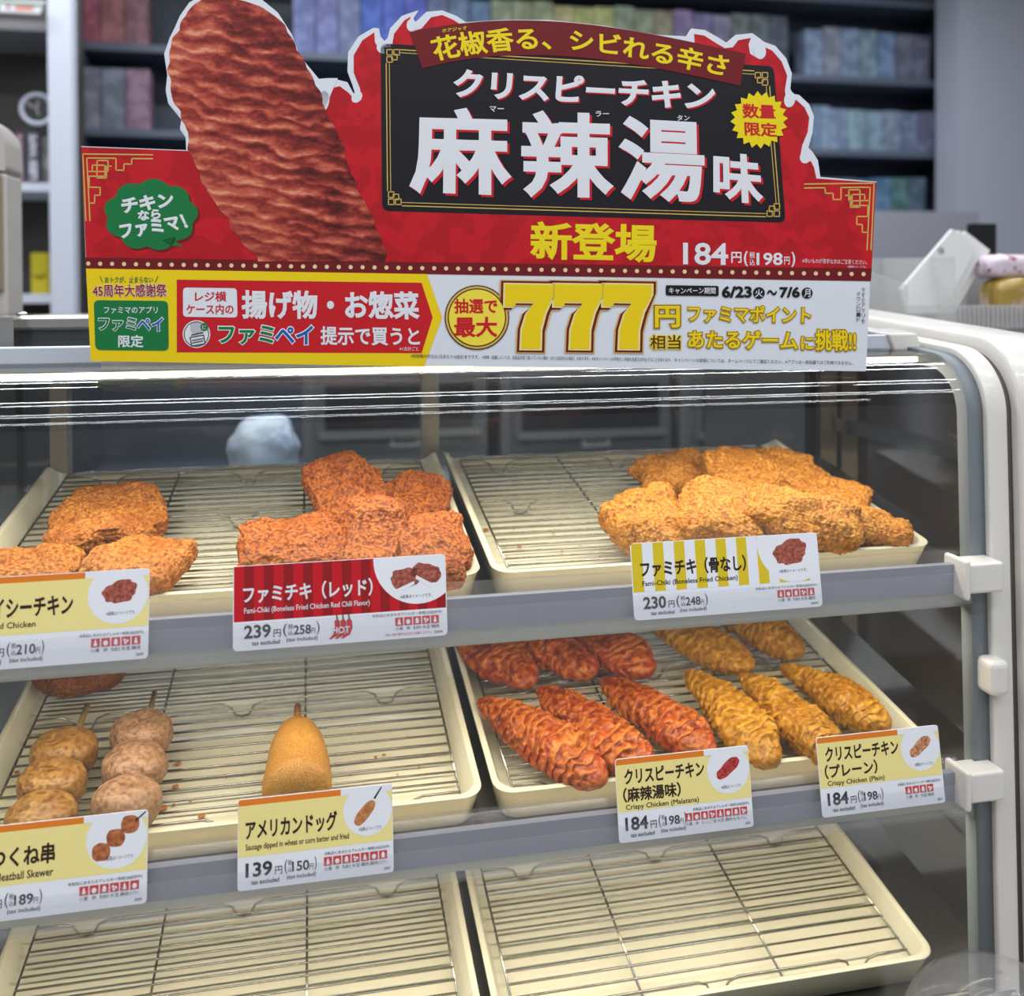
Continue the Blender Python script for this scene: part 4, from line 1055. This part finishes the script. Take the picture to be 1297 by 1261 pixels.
# ------------------------------------------------------------------ left: machine, steel lid, shelf unit
Y = .50; a, b = at(-190, 300, Y), at(8, 300, Y); zt, zm, zb_ = at(10, 141, Y)[2], at(10, 216, Y)[2], at(10, 402, Y)[2]
MACH = mat('warm_grey_plastic', (204, 198, 192), .25, coat=.3)
root = thing('drink_machine', 'pale grey machine with a rounded lid at the left edge of the photo', 'machine', ((a[0]+b[0])/2, Y+.15, zb_)); off = Matrix.Translation(-root.location)
P = [(a[0], zm), (b[0], zm)]; r = .040
for k in range(9): P.append((b[0]-r+r*cos(radians(10*k+10)), zt-r+r*sin(radians(10*k+10))))
P.append((a[0], zt)); q = MB().prism([(x, Y, z) for x, z in P], (0, .066, 0), MACH, smooth=False).build('lid'); q.parent = root; q.matrix_parent_inverse = off; bevel(q, .006, 3)
q = MB().box(a[0], b[0]-.001, Y+.004, Y+.066, zb_, zm-.0015, MACH).build('body'); q.parent = root; q.matrix_parent_inverse = off; bevel(q, .004)
x0 = at(3, 300, Y)[0]
q = MB().box(a[0]+.01, x0, Y-.002, Y+.004, zb_+.03, zm-.006, mat('tan_panel', (150, 136, 112), .35)).build('front_panel'); q.parent = root; q.matrix_parent_inverse = off
Y = .20; x0 = at(21, 408, Y)[0]; zt = at(60, 399, Y)[2]; zb_ = at(60, 419, Y)[2]
root = thing('steel_cover', 'shiny steel cover plate on the case roof behind the left end of the sign', 'cover', (x0+.2, Y, .1465)); off = Matrix.Translation(-root.location)
q = MB().box(x0, x0+.34, Y, .31, zb_, zt, mat('satin_steel', (196, 192, 186), .22, 1.0)).build('plate'); q.parent = root; q.matrix_parent_inverse = off; bevel(q, .003)
q = MB().box(x0+.002, x0+.335, Y+.006, .305, .1462, zb_, mat('smoked_plinth', (66, 68, 72), .12, 0, .8)).build('plinth'); q.parent = root; q.matrix_parent_inverse = off
v, f = ico(2); sc = at(28, 391, .26); q = MB().add([(sc[0]+p_[0]*.005, .26+p_[1]*.005, zt+p_[2]*.0025) for p_ in v], f, STEEL, True).build('screw'); q.parent = root; q.matrix_parent_inverse = off
Y = .18; x1 = at(17, 405, Y)[0]; zt2 = at(5, 402, Y)[2]; zb2 = at(5, 428, Y)[2]
tag(MB().box(x1-.12, x1, Y, .31, .1462, zt2, MATS['satin_steel']).build('steel_ledge'), 'narrow steel ledge at the left edge, in front of the pale machine', 'ledge')
ms = bpy.data.objects['drink_machine'].location
tag(MB().box(ms.x-.11, ms.x+.10, .47, .74, -.4705, ms.z-.0005, DARK).build('machine_stand'), 'dark stand under the pale machine at the left edge', 'stand')

Y = 1.75
def px_box(mb, x0, y0, x1, y1, Y, dep, m, grow=0):
    a, b = at(x0, y0, Y), at(x1, y1, Y); return mb.box(a[0], b[0], Y, Y+dep, min(a[2], b[2]), max(a[2], b[2]), m)
a = at(77, 200, Y)
root = thing('shelf_unit', 'white shelf unit with a broad white upright behind the machine at left', 'shelf unit', (a[0], Y, -1.25)); off = Matrix.Translation(-root.location)
def sh(mb, n, par=None):
    q = mb.build(n, None); q.parent = root; q.matrix_parent_inverse = off; return q
WSH = mat('white_shelf_paint', (214, 220, 236), .45)
mb = MB(); pa, pb = at(62, 200, Y), at(92, 200, Y); sh(mb.box(pa[0], pb[0], Y, Y+.05, -1.25, 1.35, WSH), 'upright')
sh(MB().box(pa[0]-1.2, pa[0]+.02, Y+.24, Y+.26, -1.25, 1.35, mat('shelf_back_grey', (58, 55, 52), .6)), 'back_panel')
for y0, y1, m in ((24, 36, mat('grey_shelf_edge', (120, 120, 124), .5)), (230, 241, WSH), (372, 384, WSH)):
    a, b = at(10, y0, Y), at(10, y1, Y); sh(MB().box(pa[0]-1.2, pa[0], Y+.01, Y+.24, b[2], a[2], m), 'shelf_board')
zs = at(10, 230, Y)[2]; zs2 = at(10, 372, Y)[2]
# on its shelves
c = at(47, 138, Y+.06); rr = 19/FPX*(Y+.06+.6443)
root = thing('wall_clock', 'round clock with a white rim and dark face on the left shelf', 'clock', (c[0], Y+.06, c[2])); off = Matrix.Translation(-root.location)
ring_ = [(c[0]+rr*.9*cos(2*pi*k/40), Y+.06, c[2]+rr*.9*sin(2*pi*k/40)) for k in range(40)]
def ck(mb, n): q = mb.build(n, None); q.parent = root; q.matrix_parent_inverse = off
ck(MB().tube(ring_, rr*.13, WSH, 10, True), 'rim')
ck(MB().prism([(x, Y+.062, z) for x, _, z in ring_], (0, .02, 0), mat('clock_face', (46, 46, 50), .3)), 'face')
for ang, L in ((150, .62), (80, .5), (285, .42)):
    ck(MB().tube([(c[0], Y+.058, c[2]), (c[0]+rr*L*cos(radians(ang)), Y+.058, c[2]+rr*L*sin(radians(ang)))], .0022, mat('clock_hand', (190, 186, 180), .4), 6), 'hand')
def pack(name, lb, cat, x0, y0, x1, Y, dep, m, zbase, txt=None, tm=None, group=None):
    a, b = at(x0, y0, Y), at(x1, y0, Y); o = MB().box(a[0], b[0], Y, Y+dep, zbase, a[2], m)
    if txt:
        mb = MB(); w_ = b[0]-a[0]; h_ = a[2]-zbase
        lettering(o, txt, [(a[0]+w_*.30, zbase+h_*.12), (a[0]+w_*.30, zbase+h_*.90), (a[0]+w_*.80, zbase+h_*.90), (a[0]+w_*.80, zbase+h_*.12)], lambda u, v, l: (u, Y-.0006-l, v), 0, tm, .03)
    return tag(o.build(name), lb, cat, group)
pack('slim_package', 'slim dark package with pale pink vertical lettering, beside the pale machine', 'package', 18, 162, 30.5, Y+.08, .1, mat('package_plum', (66, 50, 62), .35), zs, 'LESS VAPE', ink('pale_pink', 220, 180, 196), 'packages on the left shelf')
pack('slim_package', 'slim dark package with white vertical lettering, under the clock', 'package', 31, 162, 50, Y+.08, .1, mat('package_slate', (58, 56, 70), .35), zs, 'LESS VAPE', I_WHITE, 'packages on the left shelf')
pack('grey_package', 'small grey package right of the lettered packages on the left shelf', 'package', 51, 172, 61, Y+.10, .1, mat('package_grey', (112, 112, 108), .4, vary=((156, 156, 150), 30, .5, .6)), zs)
pack('yellow_package', 'yellow package with a dark smile mark on the lower left shelf', 'package', 39, 320, 61, Y+.06, .1, mat('package_yellow', (206, 188, 30), .4), zs2)
a = at(50, 345, Y+.058); tag(MB().tube([(a[0]+.012*cos(radians(t_)), Y+.0575, a[2]+.012*sin(radians(t_))) for t_ in range(200, 345, 12)], .0018, I_BLACK, 6).build('smile_mark'), None)
bpy.data.objects['smile_mark'].parent = bpy.data.objects['yellow_package']
# card of prices on the top edge
a, b = at(-20, 4, Y-.01), at(55, 18, Y-.01)
mb = MB(); w_ = b[0]-a[0]
def U(u, v, l): return (a[0]+w_*u, Y-.012-l, a[2]+(b[2]-a[2])*v)
mb.prism([U(*q, 0) for q in ((0, -.6), (1.03, -.6), (.94, 1), (0, 1))], (0, .003, 0), I_WHITE)
mb.poly([U(*q, .0003) for q in ((0, -.35), (1.02, -.2), (1.01, .1), (0, -.1))], I_GREEN)
for u0, u1, v0, v1, m in ((.38, .44, .15, .6, I_RED), (.52, .85, .15, .38, ink('rose', 226, 130, 140)), (.52, .82, .42, .66, I_ORANGE), (.22, .26, .1, .8, I_GREEN)):
    mb.poly([U(u0, v0, .0003), U(u1, v0, .0003), U(u1, v1, .0003), U(u0, v1, .0003)], m)
tag(mb.build('shelf_card'), 'white shelf card with green and red print at the top left corner', 'card')

# ------------------------------------------------------------------ rear rack with rows of packs
Y = 2.35
a, b = at(93, 200, Y), at(1222, 200, Y)
root = thing('pack_rack', 'dark wall rack with rows of small packs behind the sign', 'rack', ((a[0]+b[0])/2, Y, -1.25)); off = Matrix.Translation(-root.location)
def rk(mb, n): q = mb.build(n, None); q.parent = root; q.matrix_parent_inverse = off
RK = mat('rack_dark', (66, 74, 88), .55)
rk(MB().box(a[0], b[0], Y+.20, Y+.22, -.35, 1.2, RK), 'back_panel')
for x in (a[0], b[0]-.03): rk(MB().box(x, x+.03, Y, Y+.20, -.35, 1.2, RK), 'side_panel')
SHL = mat('rack_shelf', (96, 106, 124), .5)
rows = [-2, 98, 190, 272, 350]
zr = [at(1100, y, Y)[2] for y in rows]
for z in zr: rk(MB().box(a[0]+.03, b[0]-.03, Y, Y+.20, z-.022, z, SHL), 'rack_shelf')
rk(MB().box(a[0]+.03, b[0]-.03, Y, Y+.20, -.35, -.33, SHL), 'rack_shelf')
R = random.Random(5)
def packs(px0, px1, row, cols, lb, grp, hpx):
    x0, x1 = at(px0, 200, Y)[0], at(px1, 200, Y)[0]; wd = .068; n = int((x1-x0)/wd); h = hpx/FPX*(Y+.64)
    for k in range(n):
        c = cols[int(k*len(cols)/n)]; c = tuple(max(0, min(255, v+R.randint(-9, 9))) for v in c)
        m = mat('pack_%d_%d_%d' % c, c, .5, vary=(tuple(min(255, v+26) for v in c), 22, .47, .56))
        x = x0+k*wd; o = MB().box(x+.002, x+wd-.002, Y+.012, Y+.09, zr[row]+.0005, zr[row]+h+R.uniform(-.006, .006), m).build('small_pack')
        tag(o, lb, 'pack', grp)
packs(1022, 1196, 1, [(120, 134, 158), (112, 132, 160), (96, 108, 130)], 'small blue-grey pack in the topmost row right of the sign', 'packs in the top row right of the sign', 66)
packs(1030, 1196, 2, [(128, 146, 172), (122, 142, 166), (104, 118, 138)], 'small pale blue pack in the second row right of the sign', 'packs in the second row right of the sign', 58)
packs(1040, 1196, 3, [(92, 118, 150), (78, 116, 150), (80, 104, 118)], 'small teal-blue pack in the third row right of the sign', 'packs in the third row right of the sign', 52)
packs(372, 1010, 1, [(96, 110, 160), (56, 86, 176), (70, 88, 130), (110, 124, 92), (128, 136, 80), (100, 104, 84), (92, 88, 120), (70, 76, 92)], 'small mixed-colour pack in the row above the sign', 'packs in the row above the sign', 78)
packs(96, 216, 1, [(150, 92, 98), (120, 84, 96)], 'small dull red pack in the top row at left, beside the printed chicken', 'packs in the top row at left', 60)
packs(96, 216, 2, [(118, 116, 134), (132, 112, 124)], 'small grey-mauve pack in the lower row at left, beside the printed chicken', 'packs in the lower row at left', 70)
# white pillar at the right
x0 = at(1214, 150, 2.2)[0]
struct(MB().box(x0, x0+.9, 2.2, 2.32, -1.25, CEIL, mat('pillar_paint', (184, 188, 204), .6)).build('trim_1'))
a, b = at(1098, 350, 1.9), at(1240, 350, 1.9)
tag(MB().box(a[0], b[0], 1.9, 1.95, -1.25, at(1200, 268, 1.9)[2], mat('cabinet_grey', (156, 158, 170), .5)).build('grey_cabinet'), 'plain pale grey cabinet behind the acrylic organizer at right', 'cabinet')

# ------------------------------------------------------------------ right: organizer box on the next counter
Y = .34
zt = at(1200, 421, Y)[2]
tag(MB().box(.475, 1.25, .30, .745, -.4705, zt, mat('side_counter_steel', (176, 176, 178), .28, .9)).build('side_cabinet'), 'steel topped cabinet right of the display case', 'cabinet')
x0, x1 = at(1147, 400, Y)[0], at(1300, 400, Y)[0]+.10; h1 = at(1147, 362, Y)[2]; h2 = at(1200, 326, Y+.12)[2]; h3 = at(1240, 386, Y-.002)[2]
root = thing('acrylic_organizer', 'clear acrylic box with ribbed front holding paper bags and snacks', 'organizer', ((x0+x1)/2, Y+.06, zt)); off = Matrix.Translation(-root.location)
def ao(mb, n): q = mb.build(n, None); q.parent = root; q.matrix_parent_inverse = off; return q
ao(MB().box(x0, x1, Y, Y+.15, zt, zt+.003, ACRYL), 'base')
ao(MB().box(x0, x1, Y+.147, Y+.15, zt+.003, h2, ACRYL), 'back_wall')
ao(MB().prism([(x0, Y, zt+.003), (x0, Y+.147, zt+.003), (x0, Y+.147, h2), (x0, Y, h1)], (.003, 0, 0), ACRYL), 'side_wall')
xm = at(1210, 400, Y)[0]
ao(MB().prism([(xm, Y+.004, zt+.003), (xm, Y+.147, zt+.003), (xm, Y+.147, h2), (xm, Y+.004, h2-.004)], (.003, 0, 0), ACRYL), 'divider')
ao(MB().box(x0+.003, x1, Y, Y+.003, zt+.003, h3, ACRYL), 'front_wall')
for k in range(19):
    x = xm+.004+k*.0062
    if x < x1: ao(MB().box(x, x+.0024, Y-.002, Y, zt+.004, h3-.001, mat('frosted_rib', (196, 192, 194), .3)), 'rib')
# white paper bags leaning in it
PAPER = mat('white_paper', (222, 222, 222), .6, bump=(40, .15, .002))
def paper_bag(lb, dx, dy, dz, logo):
    yy = Y+.030+dy
    Q = [at(x, y, yy) for x, y in ((1150+dx, 397), (1148+dx, 366), (1224+dx, 288+dz), (1252+dx, 313+dz), (1196+dx, 396))]
    Q = [(q[0], yy+.02*(q[2]-zt)/.1, max(q[2], zt+.004)) for q in Q]
    mb = MB().prism(Q, (0, .005, 0), PAPER)
    o = mb.build('paper_bag'); bevel(o, .0012)
    tag(o, lb, 'paper bag', 'white paper bags in the organizer')
    if logo:
        c = at(1199, 317, yy+.008); y_ = yy+.02*(c[2]-zt)/.1-.0012
        mb = MB(); mb.tube([(c[0]+.0034*cos(radians(t_)), y_, c[2]+.0042*sin(radians(t_))) for t_ in range(0, 360, 20)],   .00035, I_GREY, 5, True)
        mb.tube([(c[0]+(.0017-.000003*t_)*cos(radians(t_)), y_, c[2]+(.0021-.000004*t_)*sin(radians(t_))) for t_ in range(-60, 300, 20)],   .00035, I_GREY, 5)
        q = mb.build('logo'); q.parent = o
paper_bag('front white paper bag with a small round logo, leaning in the acrylic organizer', 0, 0, 0, True)
paper_bag('middle white paper bag, just behind the one with the round logo', 8, .012, 2, False)
paper_bag('rearmost white paper bag in the acrylic organizer', 16, .024, 3, False)
def soft_pack(name, lb, cat, x0, y0, x1, y1, yy, dep, m, seed):
    a, b = at(x0, y0, yy), at(x1, y1, yy); v, f = ico(4)
    V = np.stack([sgnpow(v[:, 0], .5)*(b[0]-a[0])/2, sgnpow(v[:, 1], .6)*dep/2, sgnpow(v[:, 2], .6)*(a[2]-b[2])/2], 1); V += (noise(V/.012, seed)*.0016)[:, None]*v
    o = np_mesh(name, V, f, m); o.location = ((a[0]+b[0])/2, yy, (a[2]+b[2])/2); return tag(o, lb, cat)
soft_pack('snack_packet', 'shiny packet with yellow filling in the acrylic organizer', 'snack packet', 1250, 351, 1330, 408, Y+.05, .05, mat('yellow_snack_film', (168, 140, 66), .18, 0, .6, vary=((206, 176, 160), 26, .5, .6)), 3)
soft_pack('printed_packet', 'white packet with dark pink print on top of the acrylic organizer', 'snack packet', 1238, 322, 1330, 354, Y+.06, .05, mat('pink_print_film', (214, 200, 212), .25, 0, .6, vary=((150, 70, 100), 70, .56, .60)), 7)
a, b = at(1233, 300, .62), at(1262, 330, .62)
tag(MB().box(a[0], b[0], .62, .635, zt, at(1240, 283, .62)[2], BLACK).build('card_reader'), 'black device standing behind the paper bags', 'device')
# clear lid in the foreground
c = at(1268, 1330, -.15); root = thing('clear_lid', 'clear plastic dome lid at the bottom right corner', 'lid', (c[0], -.15, c[2]))
dm = [(.0, .038)]; prof = [(.056*sin(radians(t_)), .046*cos(radians(t_))) for t_ in range(0, 95, 6)]
mb = MB(); n = 40; v = []; f = []
for r_, z in prof: v += [(r_*cos(2*pi*k/n), r_*sin(2*pi*k/n), z) for k in range(n)]
for i in range(len(prof)-1): f += [(i*n+k, i*n+(k+1) % n, (i+1)*n+(k+1) % n, (i+1)*n+k) for k in range(n)]
mb.add(v, f, FILM, True); q = mb.build('dome', root)
sd = q.modifiers.new('solid', 'SOLIDIFY'); sd.thickness = .001
MB().tube([(.0575*cos(2*pi*k/n), .0575*sin(2*pi*k/n), -.004) for k in range(n)], .0022, FILM, 8, True).build('rim', root)
tag(MB().box(c[0]-.05, c[0]+.05, -.20, -.10, -.4705, c[2]-.0065, mat('dark_holder', (92, 90, 92), .5)).build('lid_holder'), 'grey stand below the clear dome lid at the bottom right', 'stand')
